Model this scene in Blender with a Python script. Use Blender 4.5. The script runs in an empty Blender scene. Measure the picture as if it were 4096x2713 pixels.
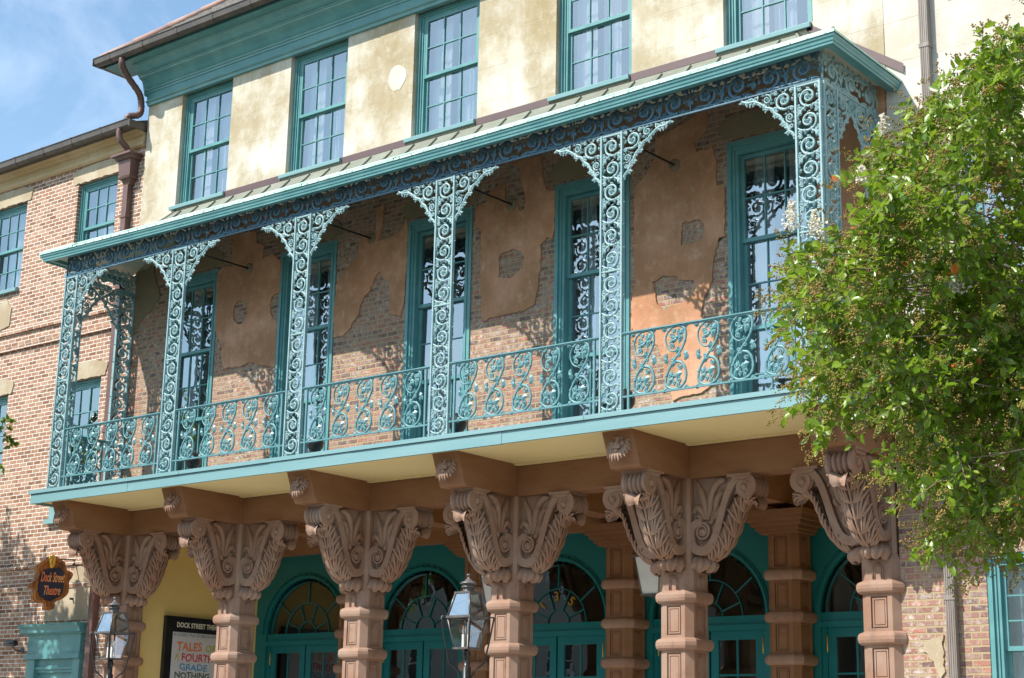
import bpy, math, random
import numpy as np
from mathutils import Vector, Matrix, Euler
from mathutils.geometry import tessellate_polygon
random.seed(7); rng=np.random.default_rng(11)
sc=bpy.context.scene; col=sc.collection
R=math.radians; PI=math.pi
# ------------------------------------------------------------------ camera
cam=bpy.data.cameras.new('camera'); camo=bpy.data.objects.new('camera',cam); col.objects.link(camo)
cam.sensor_width=36; cam.lens=57.13; cam.clip_start=.1; cam.clip_end=3000
RM=((0.7797670011276983,0.625762804701526,0.019604494494794077),(0.13858541556246734,-0.20305961837803477,0.969309483074186),(-0.6105387019228959,0.753118651764944,0.24506078800587103))
camo.matrix_world=Matrix(((RM[0][0],RM[1][0],-RM[2][0],21.822),(RM[0][1],RM[1][1],-RM[2][1],-16.704),(RM[0][2],RM[1][2],-RM[2][2],-3.85),(0,0,0,1)))
sc.camera=camo
# ------------------------------------------------------------------ light
SUN=Vector((-.53,-1,1.18)).normalized()
EL=math.asin(SUN.z); AZ=math.atan2(SUN.x,SUN.y)
world=bpy.data.worlds.new('World'); sc.world=world; world.use_nodes=True
wn=world.node_tree.nodes; wl=world.node_tree.links; wn.clear()
wo=wn.new('ShaderNodeOutputWorld'); bg=wn.new('ShaderNodeBackground'); sky=wn.new('ShaderNodeTexSky')
sky.sky_type='NISHITA'; sky.sun_disc=False; sky.sun_elevation=EL; sky.sun_rotation=AZ; sky.air_density=1.0; sky.dust_density=.6; sky.ozone_density=1.0
tc=wn.new('ShaderNodeTexCoord'); mp=wn.new('ShaderNodeMapping'); mp.inputs['Scale'].default_value=(2.2,2.2,3.6); mp.inputs['Location'].default_value=(.4,.3,.1)
nz=wn.new('ShaderNodeTexNoise'); nz.inputs['Scale'].default_value=2.6; nz.inputs['Detail'].default_value=9; nz.inputs['Roughness'].default_value=.58; nz.inputs['Distortion'].default_value=.5
cr=wn.new('ShaderNodeValToRGB'); cr.color_ramp.elements[0].position=.51; cr.color_ramp.elements[1].position=.85
cr.color_ramp.elements[1].color=(.38,.38,.38,1)
mx=wn.new('ShaderNodeMix'); mx.data_type='RGBA'; mx.inputs[7].default_value=(8.5,8.9,9.6,1)
wl.new(tc.outputs['Generated'],mp.inputs[0]); wl.new(mp.outputs[0],nz.inputs['Vector']); wl.new(nz.outputs['Fac'],cr.inputs[0]); wl.new(cr.outputs[0],mx.inputs[0])
tn=wn.new('ShaderNodeMix'); tn.data_type='RGBA'; tn.blend_type='MULTIPLY'; tn.inputs[0].default_value=1; tn.inputs[7].default_value=(.92,1.0,.96,1); wl.new(sky.outputs[0],tn.inputs[6]); wl.new(tn.outputs[2],mx.inputs[6]); wl.new(mx.outputs[2],bg.inputs[0]); wl.new(bg.outputs[0],wo.inputs[0]); bg.inputs[1].default_value=.15
sl=bpy.data.lights.new('sun','SUN'); so=bpy.data.objects.new('sun',sl); col.objects.link(so); sl.energy=4.3; sl.angle=R(.53); sl.color=(1,.955,.88)
so.rotation_euler=(-SUN).to_track_quat('-Z','Y').to_euler(); so.location=(-20,-40,45)
vs=sc.view_settings; vs.view_transform='Standard'; vs.look='None'; vs.gamma=1; vs.exposure=.70
# ------------------------------------------------------------------ materials
def nodes(name):
    m=bpy.data.materials.new(name); m.use_nodes=True; n=m.node_tree.nodes; l=m.node_tree.links
    return m,n,l,n['Principled BSDF']
def pos(n):
    g=n.new('ShaderNodeNewGeometry'); return g.outputs['Position']
def noise(n,l,vec,scale,detail=4,rough=.55,stretch=None,dist=0):
    t=n.new('ShaderNodeTexNoise'); t.inputs['Scale'].default_value=scale; t.inputs['Detail'].default_value=detail; t.inputs['Roughness'].default_value=rough; t.inputs['Distortion'].default_value=dist
    if stretch:
        mp=n.new('ShaderNodeMapping'); mp.inputs['Scale'].default_value=stretch; l.new(vec,mp.inputs[0]); vec=mp.outputs[0]
    l.new(vec,t.inputs['Vector']); return t.outputs['Fac']
def ramp(n,l,fac,stops):
    r=n.new('ShaderNodeValToRGB'); e=r.color_ramp.elements
    while len(e)<len(stops): e.new(.5)
    for k,(p,c) in enumerate(stops):
        e[k].position=p; e[k].color=(c,c,c,1) if isinstance(c,(int,float)) else (*c,1)
    l.new(fac,r.inputs[0]); return r.outputs[0]
def mixc(n,l,fac,a,b,mode='MIX'):
    m=n.new('ShaderNodeMix'); m.data_type='RGBA'; m.blend_type=mode
    for s,i in ((fac,0),(a,6),(b,7)):
        if hasattr(s,'is_linked'): l.new(s,m.inputs[i])
        elif i==0: m.inputs[0].default_value=s
        else: m.inputs[i].default_value=(*s,1)
    return m.outputs[2]
def bump(n,l,b,h,strength,dist=.01):
    k=n.new('ShaderNodeBump'); k.inputs['Strength'].default_value=strength; k.inputs['Distance'].default_value=dist
    l.new(h,k.inputs['Height'])
    if b.inputs['Normal'].is_linked: l.new(b.inputs['Normal'].links[0].from_socket,k.inputs['Normal'])
    l.new(k.outputs[0],b.inputs['Normal'])
def mat(name,base,alt=None,dirt=None,sc1=2.,sc2=9.,rough=.6,bmp=.2,bsc=60,stretch=None,metal=0,lo=.4,hi=.65,dlo=.55,dhi=.8,spec=.5):
    m,n,l,b=nodes(name); p=pos(n); c=base
    b.inputs['Roughness'].default_value=rough; b.inputs['Metallic'].default_value=metal; b.inputs['Specular IOR Level'].default_value=spec
    b.inputs['Base Color'].default_value=(*base,1)
    if alt is not None:
        c=mixc(n,l,ramp(n,l,noise(n,l,p,sc1,5,.6,stretch),[(lo,0.),(hi,1.)]),base,alt); l.new(c,b.inputs['Base Color'])
    if dirt is not None:
        c=mixc(n,l,ramp(n,l,noise(n,l,p,sc2,6,.65,stretch),[(dlo,0.),(dhi,1.)]),c,dirt); l.new(c,b.inputs['Base Color'])
    if bmp: bump(n,l,b,noise(n,l,p,bsc,3,.6,stretch),bmp,.006)
    return m
def brickmat(name,stops,mortar,axis='XZ',mort=.011,white=(.62,.58,.5),wlo=.56,whi=.72,wamt=.75,bw=.205,rh=.0725,patch=None,soot=None):
    m,n,l,b=nodes(name); p=pos(n)
    sx=n.new('ShaderNodeSeparateXYZ'); l.new(p,sx.inputs[0]); cb=n.new('ShaderNodeCombineXYZ')
    l.new(sx.outputs[0 if axis=='XZ' else 1],cb.inputs[0]); l.new(sx.outputs[2],cb.inputs[1])
    dn=n.new('ShaderNodeTexNoise'); dn.inputs['Scale'].default_value=11; dn.inputs['Detail'].default_value=3; l.new(p,dn.inputs['Vector'])
    vm=n.new('ShaderNodeVectorMath'); vm.operation='MULTIPLY_ADD'; vm.inputs[1].default_value=(.016,.012,0); l.new(dn.outputs['Color'],vm.inputs[0]); l.new(cb.outputs[0],vm.inputs[2])
    t=n.new('ShaderNodeTexBrick'); l.new(vm.outputs[0],t.inputs['Vector']); t.inputs['Scale'].default_value=1; t.inputs['Brick Width'].default_value=bw; t.inputs['Row Height'].default_value=rh
    t.inputs['Mortar Size'].default_value=mort/2*1.3; t.inputs['Mortar Smooth'].default_value=.25; t.inputs['Color1'].default_value=(0,0,0,1); t.inputs['Color2'].default_value=(1,1,1,1); t.inputs['Mortar'].default_value=(.5,.5,.5,1); t.offset=.5
    c=ramp(n,l,t.outputs['Color'],stops)
    c=mixc(n,l,ramp(n,l,noise(n,l,p,26,4,.7),[(.35,0.),(.75,1.)]),c,(.12,.06,.045),'MULTIPLY') if False else mixc(n,l,ramp(n,l,noise(n,l,p,30,5,.7),[(.45,0.),(.8,.55)]),c,(.16,.075,.055))
    wf=ramp(n,l,noise(n,l,p,12,6,.7),[(wlo,0.),(whi,wamt)])
    w2=ramp(n,l,noise(n,l,p,1.1,3,.6),[(.38,.25),(.62,1.)])
    mm=n.new('ShaderNodeMath'); mm.operation='MULTIPLY'; l.new(wf,mm.inputs[0]); l.new(w2,mm.inputs[1])
    c=mixc(n,l,mm.outputs[0],c,white)
    c=mixc(n,l,t.outputs['Fac'],c,mixc(n,l,noise(n,l,p,40,3),tuple(x*.8 for x in mortar),tuple(min(1,x*1.15) for x in mortar)))
    if patch: c=mixc(n,l,ramp(n,l,noise(n,l,p,.9,5,.6,None,.3),[(patch[1],0.),(patch[1]+.02,.9)]),c,patch[0])
    l.new(c,b.inputs['Base Color']); b.inputs['Roughness'].default_value=.9; b.inputs['Specular IOR Level'].default_value=.2
    inv=n.new('ShaderNodeMath'); inv.operation='SUBTRACT'; inv.inputs[0].default_value=1; l.new(t.outputs['Fac'],inv.inputs[1])
    bump(n,l,b,noise(n,l,p,45,5,.7),.5,.012); bump(n,l,b,inv.outputs[0],.9,.012)
    return m
M={}
M['teal']=mat('teal_paint',(.085,.245,.255),(.12,.30,.30),(.25,.43,.41),3,14,.38,.12,40,(1,1,1),dlo=.62,dhi=.9)
M['tealwood']=mat('teal_board',(.165,.315,.33),(.205,.355,.365),(.34,.475,.475),1.2,20,.4,.25,30,(.25,1,3),dlo=.62,dhi=.9)
M['copper_edge']=mat('verdigris_copper',(.36,.58,.48),(.50,.68,.58),(.20,.28,.2),3,20,.6,.2,30,None,dlo=.6,dhi=.72)
M['seam']=mat('weathered_roof_metal',(.17,.178,.138),(.22,.232,.185),(.44,.48,.40),2.5,40,.7,.25,25,None,dlo=.62,dhi=.72)
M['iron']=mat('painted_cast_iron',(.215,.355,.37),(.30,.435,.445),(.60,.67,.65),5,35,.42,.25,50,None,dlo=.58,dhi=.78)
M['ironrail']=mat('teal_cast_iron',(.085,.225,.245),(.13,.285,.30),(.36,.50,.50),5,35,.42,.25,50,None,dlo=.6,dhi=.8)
M['ironfrieze']=mat('shade_toned_cast_iron',(.045,.115,.17),(.07,.16,.215),(.18,.28,.33),5,35,.45,.25,50,None,dlo=.6,dhi=.8)  # frieze copy of the iron, canopy shade put into its darker, bluer colour
M['tealdark']=mat('teal_plaster',(.004,.15,.155),(.005,.168,.172),None,1,4,.5,.08,30)
M['tealdoor']=mat('teal_door_paint',(.006,.15,.165),(.008,.172,.185),None,2,4,.33,.06,30)
M['stone']=mat('brownstone',(.285,.160,.105),(.36,.25,.19),(.19,.115,.085),1.1,6,.72,.3,70,None,spec=.3)
M['stone_dark']=mat('brownstone_beam',(.245,.122,.060),(.285,.15,.082),(.19,.098,.052),1.2,6,.75,.3,60,(1,1,3),spec=.25)
M['yellow']=mat('ochre_plaster',(.84,.65,.25),(.86,.67,.28),None,1,4,.75,.06,20,spec=.25)
M['soffit']=mat('yellow_soffit_paint',(.78,.66,.33),(.80,.69,.37),None,1,4,.6,.06,20,spec=.3)
M['pipe']=mat('brown_painted_metal',(.12,.062,.052),(.15,.08,.066),(.22,.15,.12),4,20,.45,.15,40,None,dlo=.6)
M['pipegrey']=mat('weathered_grey_pipe',(.20,.165,.14),(.27,.235,.21),(.13,.10,.085),6,30,.6,.2,50,(4,4,.3))
M['gutter']=mat('dark_bronze_gutter',(.062,.05,.044),(.10,.078,.062),(.18,.13,.09),3,15,.4,.15,30,None,dlo=.6)
M['flash']=mat('maroon_flashing',(.085,.046,.046),(.10,.055,.055),None,2,8,.5,.1,30)
M['white']=mat('white_paint',(.78,.77,.72),(.7,.69,.64),None,3,8,.5,.05,30)
M['cream']=mat('cream_soffit_boards',(.62,.60,.48),(.56,.54,.43),None,3,8,.55,.1,30)
M['black']=mat('black_metal',(.012,.012,.014),(.02,.02,.022),None,5,9,.35,.1,40)
M['lead']=mat('weathered_copper_lantern',(.11,.10,.095),(.17,.155,.145),(.25,.24,.22),8,30,.4,.15,60,metal=.3)
M['slate']=mat('slate_roof',(.11,.105,.10),(.22,.20,.17),(.05,.05,.05),5,12,.8,.6,14,(2,2,9))
M['ridge']=mat('terracotta_ridge',(.36,.21,.165),(.44,.29,.23),None,4,9,.8,.3,30)
M['gold']=mat('gold_leaf',(.80,.52,.10),(.68,.40,.06),None,12,9,.3,.3,40,metal=.75)
M['woodsign']=mat('varnished_wood_frame',(.42,.15,.03),(.16,.055,.015),None,9,20,.25,.2,30,(1,1,.4))
M['navy']=mat('navy_sign_board',(.008,.018,.040),(.012,.026,.055),None,4,9,.3,.05,30)
M['orange']=mat('orange_lettering',(.85,.20,.06),(.90,.45,.16),None,6,9,.4,0,30)
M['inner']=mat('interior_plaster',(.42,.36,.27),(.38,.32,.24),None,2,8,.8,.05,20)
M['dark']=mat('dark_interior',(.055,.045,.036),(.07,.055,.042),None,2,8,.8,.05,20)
M['asphalt']=mat('asphalt',(.06,.058,.055),(.085,.082,.078),(.12,.115,.11),1,14,.9,.5,90)
M['paving']=mat('bluestone_paving',(.50,.445,.38),(.44,.39,.33),(.55,.50,.43),.8,6,.85,.3,40)
M['clap']=mat('clapboard',(.5,.47,.40),(.45,.42,.36),None,2,8,.7,.5,9,(.05,.05,9))
M['siding']=mat('grey_house_wall',(.36,.31,.25),(.30,.26,.22),None,1,8,.8,.3,20)
M['bark']=mat('smooth_bark',(.20,.135,.09),(.30,.22,.16),(.11,.07,.05),5,16,.8,.5,30,(4,4,1))
M['tan']=mat('tan_stucco_moulding',(.50,.36,.19),(.58,.45,.28),(.34,.26,.17),1.5,6,.85,.4,40)
def stucco(name,a,b_,c_,d_,lines=True):
    m,n,l,b=nodes(name); p=pos(n)
    c=mixc(n,l,ramp(n,l,noise(n,l,p,.62,7,.64),[(.36,0.),(.64,1.)]),a,b_)
    c=mixc(n,l,ramp(n,l,noise(n,l,p,.95,8,.63,(1,1,.9)),[(.42,0.),(.55,.7),(.68,1.)]),c,c_); c=mixc(n,l,ramp(n,l,noise(n,l,p,3.2,6,.7,(2.4,1,.35)),[(.50,0.),(.72,.5)]),c,c_)
    c=mixc(n,l,ramp(n,l,noise(n,l,p,6,8,.75),[(.52,0.),(.75,.6)]),c,d_)
    c=mixc(n,l,ramp(n,l,noise(n,l,p,55,3,.6),[(.66,0.),(.72,.7)]),c,(.42,.33,.2))
    b.inputs['Roughness'].default_value=.9; b.inputs['Specular IOR Level'].default_value=.2
    if lines:
        s=n.new('ShaderNodeSeparateXYZ'); l.new(p,s.inputs[0])
        wob=n.new('ShaderNodeMath'); wob.operation='MULTIPLY_ADD'; wob.inputs[1].default_value=.03; l.new(noise(n,l,p,2.5,3),wob.inputs[0]); l.new(s.outputs[2],wob.inputs[2])
        md=n.new('ShaderNodeMath'); md.operation='MODULO'; md.inputs[1].default_value=.52; l.new(wob.outputs[0],md.inputs[0])
        lt=n.new('ShaderNodeMath'); lt.operation='LESS_THAN'; lt.inputs[1].default_value=.009; l.new(md.outputs[0],lt.inputs[0])
        mu=n.new('ShaderNodeMath'); mu.operation='MULTIPLY'; l.new(lt.outputs[0],mu.inputs[0]); l.new(ramp(n,l,noise(n,l,p,3.,5,.6,(1,1,.1)),[(.38,0.),(.6,.42)]),mu.inputs[1])
        c=mixc(n,l,mu.outputs[0],c,(.20,.14,.07)); bump(n,l,b,mu.outputs[0],-.5,.01)
    l.new(c,b.inputs['Base Color'])
    bump(n,l,b,noise(n,l,p,34,6,.7),.45,.012); bump(n,l,b,noise(n,l,p,2.5,4,.6),.25,.04)
    return m
M['stucco']=stucco('cream_stucco',(.62,.60,.54),(.54,.485,.37),(.35,.275,.155),(.66,.65,.61))
M['brickpatch']=stucco('tan_patch_plaster',(.50,.43,.32),(.44,.37,.26),(.36,.28,.18),(.56,.51,.41),False)
M['stuccow']=stucco('pale_stucco',(.65,.635,.59),(.60,.57,.50),(.50,.45,.36),(.70,.685,.65))
M['limepatch']=mat('lime_patch',(.80,.75,.66),(.72,.66,.56),None,6,9,.9,.4,50)
M['limeoval']=mat('pale_stucco_repair',(.60,.57,.49),(.53,.49,.39),None,4,9,.9,.4,50)
M['pinkplaster']=stucco('reddish_plaster',(.62,.345,.22),(.51,.235,.13),(.36,.18,.09),(.69,.48,.34),False)
M['greyplaster']=stucco('grey_brown_plaster',(.30,.23,.14),(.24,.17,.10),(.22,.19,.12),(.36,.28,.18),False)
M['brick_main']=brickmat('old_brick',[(0,(.15,.095,.095)),(.25,(.28,.145,.115)),(.5,(.33,.215,.17)),(.75,(.40,.17,.12)),(1,(.26,.19,.165))],(.41,.315,.19),'XZ',.018,(.66,.60,.53),.47,.66,.85)
M['brick_wing']=brickmat('red_brick_white_joints',[(0,(.20,.095,.055)),(.3,(.33,.165,.10)),(.6,(.39,.21,.135)),(.85,(.45,.28,.19)),(1,(.26,.15,.10))],(.73,.69,.61),'XZ',.0125,(.55,.46,.34),.48,.72,.65,.205,.0715)
M['brick_side']=brickmat('brick_reveal',[(0,(.27,.105,.055)),(1,(.40,.185,.105))],(.6,.55,.46),'YZ')
def glass(name,refl,tint=(.9,.95,1)):
    m,n,l,b=nodes(name); n.remove(b); o=n['Material Output']
    t=n.new('ShaderNodeBsdfTransparent'); t.inputs[0].default_value=(*tint,1); g=n.new('ShaderNodeBsdfGlossy'); g.inputs['Roughness'].default_value=.0; g.inputs[0].default_value=(.88,.96,.98,1)
    mxs=n.new('ShaderNodeMixShader'); lw=n.new('ShaderNodeLayerWeight'); lw.inputs[0].default_value=.35
    ma=n.new('ShaderNodeMath'); ma.operation='MULTIPLY_ADD'; ma.inputs[1].default_value=.35; ma.inputs[2].default_value=refl; ma.use_clamp=True
    l.new(lw.outputs['Fresnel'],ma.inputs[0]); l.new(ma.outputs[0],mxs.inputs[0]); l.new(t.outputs[0],mxs.inputs[1]); l.new(g.outputs[0],mxs.inputs[2])
    # old rolled glass: slight waviness
    p=pos(n); k=n.new('ShaderNodeBump'); k.inputs['Strength'].default_value=.05; k.inputs['Distance'].default_value=.02; l.new(noise(n,l,p,3.2,2,.5),k.inputs['Height']); l.new(k.outputs[0],g.inputs['Normal'])
    l.new(mxs.outputs[0],o.inputs[0]); return m
M['glass']=glass('old_window_glass',.31)
M['glassdim']=glass('door_glass',.14,(.8,.85,.85))
M['glasslamp']=glass('lantern_glass',-.06,(.97,.98,.98)); M['glassroof']=glass('lantern_roof_glass',.42,(.7,.75,.75))
def cloth(name,c,tr=.5):
    m,n,l,b=nodes(name); o=n['Material Output']; b.inputs['Base Color'].default_value=(*c,1); b.inputs['Roughness'].default_value=.9
    t=n.new('ShaderNodeBsdfTranslucent'); t.inputs[0].default_value=(*c,1); mxs=n.new('ShaderNodeMixShader'); mxs.inputs[0].default_value=tr
    l.new(b.outputs[0],mxs.inputs[1]); l.new(t.outputs[0],mxs.inputs[2]); l.new(mxs.outputs[0],o.inputs[0]); return m
M['curtain']=cloth('sheer_white_curtain',(.78,.82,.82),.35)
M['shade']=cloth('grey_window_lining',(.70,.71,.68),.3)
def leafmat(name,stops,tr=.38,rough=.33,sub=(.42,.60,.05)):
    m,n,l,b=nodes(name); o=n['Material Output']
    at=n.new('ShaderNodeAttribute'); at.attribute_name='rnd'
    c=ramp(n,l,at.outputs['Fac'],stops); l.new(c,b.inputs['Base Color']); b.inputs['Roughness'].default_value=rough; b.inputs['Specular IOR Level'].default_value=.6
    t=n.new('ShaderNodeBsdfTranslucent'); l.new(mixc(n,l,.6,c,sub),t.inputs[0]); mxs=n.new('ShaderNodeMixShader'); mxs.inputs[0].default_value=tr
    l.new(b.outputs[0],mxs.inputs[1]); l.new(t.outputs[0],mxs.inputs[2]); l.new(mxs.outputs[0],o.inputs[0]); return m
M['leaf']=leafmat('crape_myrtle_leaf',[(0,(.05,.105,.008)),(.35,(.14,.245,.012)),(.8,(.24,.345,.022)),(.965,(.28,.34,.04)),(.975,(.26,.30,.03)),(.985,(.62,.06,.02)),(1,(.70,.14,.03))])
M['leafdark']=leafmat('street_tree_leaf',[(0,(.03,.08,.01)),(1,(.09,.15,.02))])
M['seed']=leafmat('seed_capsule',[(0,(.20,.15,.025)),(.6,(.36,.27,.05)),(1,(.40,.20,.06))],.1,.6)
M['blossom']=leafmat('white_blossom',[(0,(.72,.66,.52)),(1,(.85,.82,.74))],.3,.8,(.8,.75,.6))
M['bulb']=mat('clear_bulb',(.75,.75,.72),None,None,rough=.1,bmp=0)
for k,c in (('r',(.65,.03,.05)),('o',(.78,.22,.04)),('yg',(.50,.52,.06)),('b',(.06,.33,.62)),('g',(.02,.12,.08)),('w',(.82,.80,.68)),('sl',(.16,.26,.30))):
    M['ink_'+k]=mat('ink_'+{'r':'red','o':'orange','yg':'lime','b':'blue','g':'dark_green','w':'ivory','sl':'slate'}[k],c,None,None,rough=.5,bmp=0)
M['paper']=mat('poster_paper',(.70,.69,.70),(.62,.61,.63),None,2,8,.4,0)
# ------------------------------------------------------------------ mesh helpers
class MB:
    def __init__(s): s.v=[]; s.f=[]; s.s=[]
    def add(s,vs,fs,sm=False):
        o=len(s.v); s.v.extend(vs); s.f.extend([tuple(i+o for i in f) for f in fs]); s.s.extend([sm]*len(fs))
    def box(s,x0,x1,y0,y1,z0,z1):
        s.add([(x,y,z) for x in (x0,x1) for y in (y0,y1) for z in (z0,z1)],[(0,1,3,2),(4,6,7,5),(0,4,5,1),(2,3,7,6),(0,2,6,4),(1,5,7,3)])
    def quad(s,a,b,c,d): s.add([a,b,c,d],[(0,1,2,3)])
    def prism(s,poly,fn,t0,t1,sm=False):
        """poly of (a,b) swept from t0 to t1; fn(a,b,t)->xyz"""
        n=len(poly); s.add([fn(a,b,t0) for a,b in poly]+[fn(a,b,t1) for a,b in poly],[(i,(i+1)%n,n+(i+1)%n,n+i) for i in range(n)],sm)
        tri=tessellate_polygon([[Vector((a,b,0)) for a,b in poly]])
        s.add([fn(a,b,t0) for a,b in poly],[tuple(t) for t in tri]); s.add([fn(a,b,t1) for a,b in poly],[tuple(reversed(t)) for t in tri])
    def profx(s,poly,x0,x1): s.prism(poly,lambda a,b,t:(t,a,b),x0,x1)
    def tube(s,pts,r,n=6,sm=True,cap=True):
        P=[Vector(p) for p in pts]; m=len(P); rr=r if hasattr(r,'__len__') else [r]*m
        vs=[];N=None
        for i in range(m):
            T=(P[min(i+1,m-1)]-P[max(i-1,0)]).normalized()
            if N is None: N=T.orthogonal().normalized()
            else:
                N=(N-T*N.dot(T)); N=N.normalized() if N.length>1e-6 else T.orthogonal().normalized()
            Bn=T.cross(N)
            for k in range(n):
                a=2*PI*k/n; vs.append(tuple(P[i]+(N*math.cos(a)+Bn*math.sin(a))*rr[i]))
        fs=[(i*n+k,i*n+(k+1)%n,(i+1)*n+(k+1)%n,(i+1)*n+k) for i in range(m-1) for k in range(n)]
        if cap: fs+= [tuple(range(n-1,-1,-1)),tuple(range((m-1)*n,m*n))]
        s.add(vs,fs,sm)
    def flat(s,pts,r,dy,y=0,n=6,axis=1):
        """tube along a curve in the XZ plane, elliptical section: r in plane, dy across"""
        m=len(pts); rr=r if hasattr(r,'__len__') else [r]*m; dd=dy if hasattr(dy,'__len__') else [dy]*m; vs=[]
        for i in range(m):
            a,b=pts[max(i-1,0)],pts[min(i+1,m-1)]; tx,tz=b[0]-a[0],b[1]-a[1]; L=math.hypot(tx,tz) or 1; nx,nz_=-tz/L,tx/L
            for k in range(n):
                q=2*PI*k/n; c_,s_=math.cos(q)*rr[i],math.sin(q)*dd[i]
                vs.append((pts[i][0]+nx*c_,y+s_,pts[i][1]+nz_*c_))
        s.add(vs,[(i*n+k,i*n+(k+1)%n,(i+1)*n+(k+1)%n,(i+1)*n+k) for i in range(m-1) for k in range(n)]+[tuple(range(n)),tuple(range((m-1)*n,m*n))],True)
    def leaf(s,x,z,ang,L,W,y=0,b=.012,curl=0):
        """small cast leaf in the XZ plane with a raised rib on both faces"""
        c,q=math.cos(ang),math.sin(ang)
        def P(u,w,d):
            w=w+curl*u*u/L; return (x+u*c-w*q,y+d,z+u*q+w*c)
        v=[P(0,0,0),P(.3*L,W*.5,0),P(.42*L,W*.3,0),P(.65*L,W*.42,0),P(L,0,0),P(.65*L,-W*.42,0),P(.42*L,-W*.3,0),P(.3*L,-W*.5,0),P(.45*L,0,-b),P(.45*L,0,b)]
        s.add(v,[(i,(i+1)%8,8) for i in range(8)]+[((i+1)%8,i,9) for i in range(8)])
    def lathe(s,prof,cx=0,cy=0,n=16,axis='z',sm=True,cz=0):
        m=len(prof); vs=[]
        for r,h in prof:
            for k in range(n):
                a=2*PI*k/n; u,w=r*math.cos(a),r*math.sin(a)
                vs.append((cx+u,cy+w,cz+h) if axis=='z' else ((cx+h,cy+u,cz+w) if axis=='x' else (cx+u,cy+h,cz+w)))
        s.add(vs,[(i*n+k,i*n+(k+1)%n,(i+1)*n+(k+1)%n,(i+1)*n+k) for i in range(m-1) for k in range(n)]+[tuple(range(n)),tuple(range((m-1)*n,m*n))],sm)
    def ball(s,c,r,n=10,m=6):
        rx,ry,rz=r if hasattr(r,'__len__') else (r,r,r)
        vs=[(c[0],c[1],c[2]-rz)];fs=[]
        for i in range(1,m):
            a=-PI/2+PI*i/m
            for k in range(n):
                q=2*PI*k/n; vs.append((c[0]+rx*math.cos(a)*math.cos(q),c[1]+ry*math.cos(a)*math.sin(q),c[2]+rz*math.sin(a)))
        vs.append((c[0],c[1],c[2]+rz)); t=len(vs)-1
        fs+=[(0,1+(k+1)%n,1+k) for k in range(n)]
        for i in range(m-2): fs+=[(1+i*n+k,1+i*n+(k+1)%n,1+(i+1)*n+(k+1)%n,1+(i+1)*n+k) for k in range(n)]
        fs+=[(t,1+(m-2)*n+k,1+(m-2)*n+(k+1)%n) for k in range(n)]; s.add(vs,fs,True)
    def grid(s,fn,nu,nv,sm=True):
        s.add([fn(i/nu,j/nv) for i in range(nu+1) for j in range(nv+1)],[(i*(nv+1)+j,(i+1)*(nv+1)+j,(i+1)*(nv+1)+j+1,i*(nv+1)+j+1) for i in range(nu) for j in range(nv)],sm)
    def mesh(s,name,m):
        me=bpy.data.meshes.new(name); me.from_pydata(s.v,[],s.f); me.materials.append(m)
        me.polygons.foreach_set('use_smooth',s.s); me.update(); return me
    def build(s,name,m,parent=None,loc=None,rot=None): return place(name,s.mesh(name,m),parent,loc,rot)
def place(name,me,parent=None,loc=None,rot=None):
    o=bpy.data.objects.new(name,me); col.objects.link(o)
    if parent is not None: o.parent=parent
    if loc is not None: o.location=loc
    if rot is not None: o.rotation_euler=rot
    return o
def tag(o,label,cat,group=None):
    o['label']=label; o['category']=cat
    if group: o['group']=group
    return o
def thing(name,label,cat,loc=(0,0,0),group=None,rot=None): return tag(place(name,None,None,loc,rot),label,cat,group)
def struct(name,mb,m): o=mb.build(name,m); o['kind']='structure'; return o
def copy_tree(o,parent=None):
    c_=o.copy(); col.objects.link(c_); c_.parent=parent
    for ch in list(o.children): copy_tree(ch,c_)
    return c_
def spiral(cx,cz,r0,r1,a0,turns,n,pw=1.):
    return [(cx+(r0+(r1-r0)*(i/n)**pw)*math.cos(a0+2*PI*turns*i/n),cz+(r0+(r1-r0)*(i/n)**pw)*math.sin(a0+2*PI*turns*i/n)) for i in range(n+1)]
def smooth(pts,k=6):
    """Catmull-Rom through pts (any dimension)"""
    P=[np.array(p,float) for p in pts]; P=[2*P[0]-P[1]]+P+[2*P[-1]-P[-2]]; out=[]
    for i in range(1,len(P)-2):
        for j in range(k):
            t=j/k; a,b,c_,d=P[i-1],P[i],P[i+1],P[i+2]
            out.append(tuple(.5*((2*b)+(c_-a)*t+(2*a-5*b+4*c_-d)*t*t+(3*b-a-3*c_+d)*t**3)))
    out.append(tuple(P[-2])); return out
def wall_sheet(mb,x0,x1,z0,z1,y,holes,depth,fn=None):
    """wall front with rectangular openings and their reveals"""
    fn=fn or (lambda x,y,z:(x,y,z))
    xs=sorted({x0,x1,*[h[0] for h in holes],*[h[1] for h in holes]}); zs=sorted({z0,z1,*[h[2] for h in holes],*[h[3] for h in holes]})
    xs=[x for x in xs if x0<=x<=x1]; zs=[z for z in zs if z0<=z<=z1]
    for a,b in zip(xs,xs[1:]):
        for c_,d in zip(zs,zs[1:]):
            mx_,mz=(a+b)/2,(c_+d)/2
            if any(h[0]<mx_<h[1] and h[2]<mz<h[3] for h in holes): continue
            mb.quad(fn(a,y,c_),fn(b,y,c_),fn(b,y,d),fn(a,y,d))
    for h in holes:
        a,b,c_,d=max(h[0],x0),min(h[1],x1),max(h[2],z0),min(h[3],z1)
        mb.quad(fn(a,y,c_),fn(a,y,d),fn(a,y+depth,d),fn(a,y+depth,c_)); mb.quad(fn(b,y,d),fn(b,y,c_),fn(b,y+depth,c_),fn(b,y+depth,d))
        mb.quad(fn(a,y,d),fn(b,y,d),fn(b,y+depth,d),fn(a,y+depth,d)); mb.quad(fn(b,y,c_),fn(a,y,c_),fn(a,y+depth,c_),fn(b,y+depth,c_))
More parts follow.
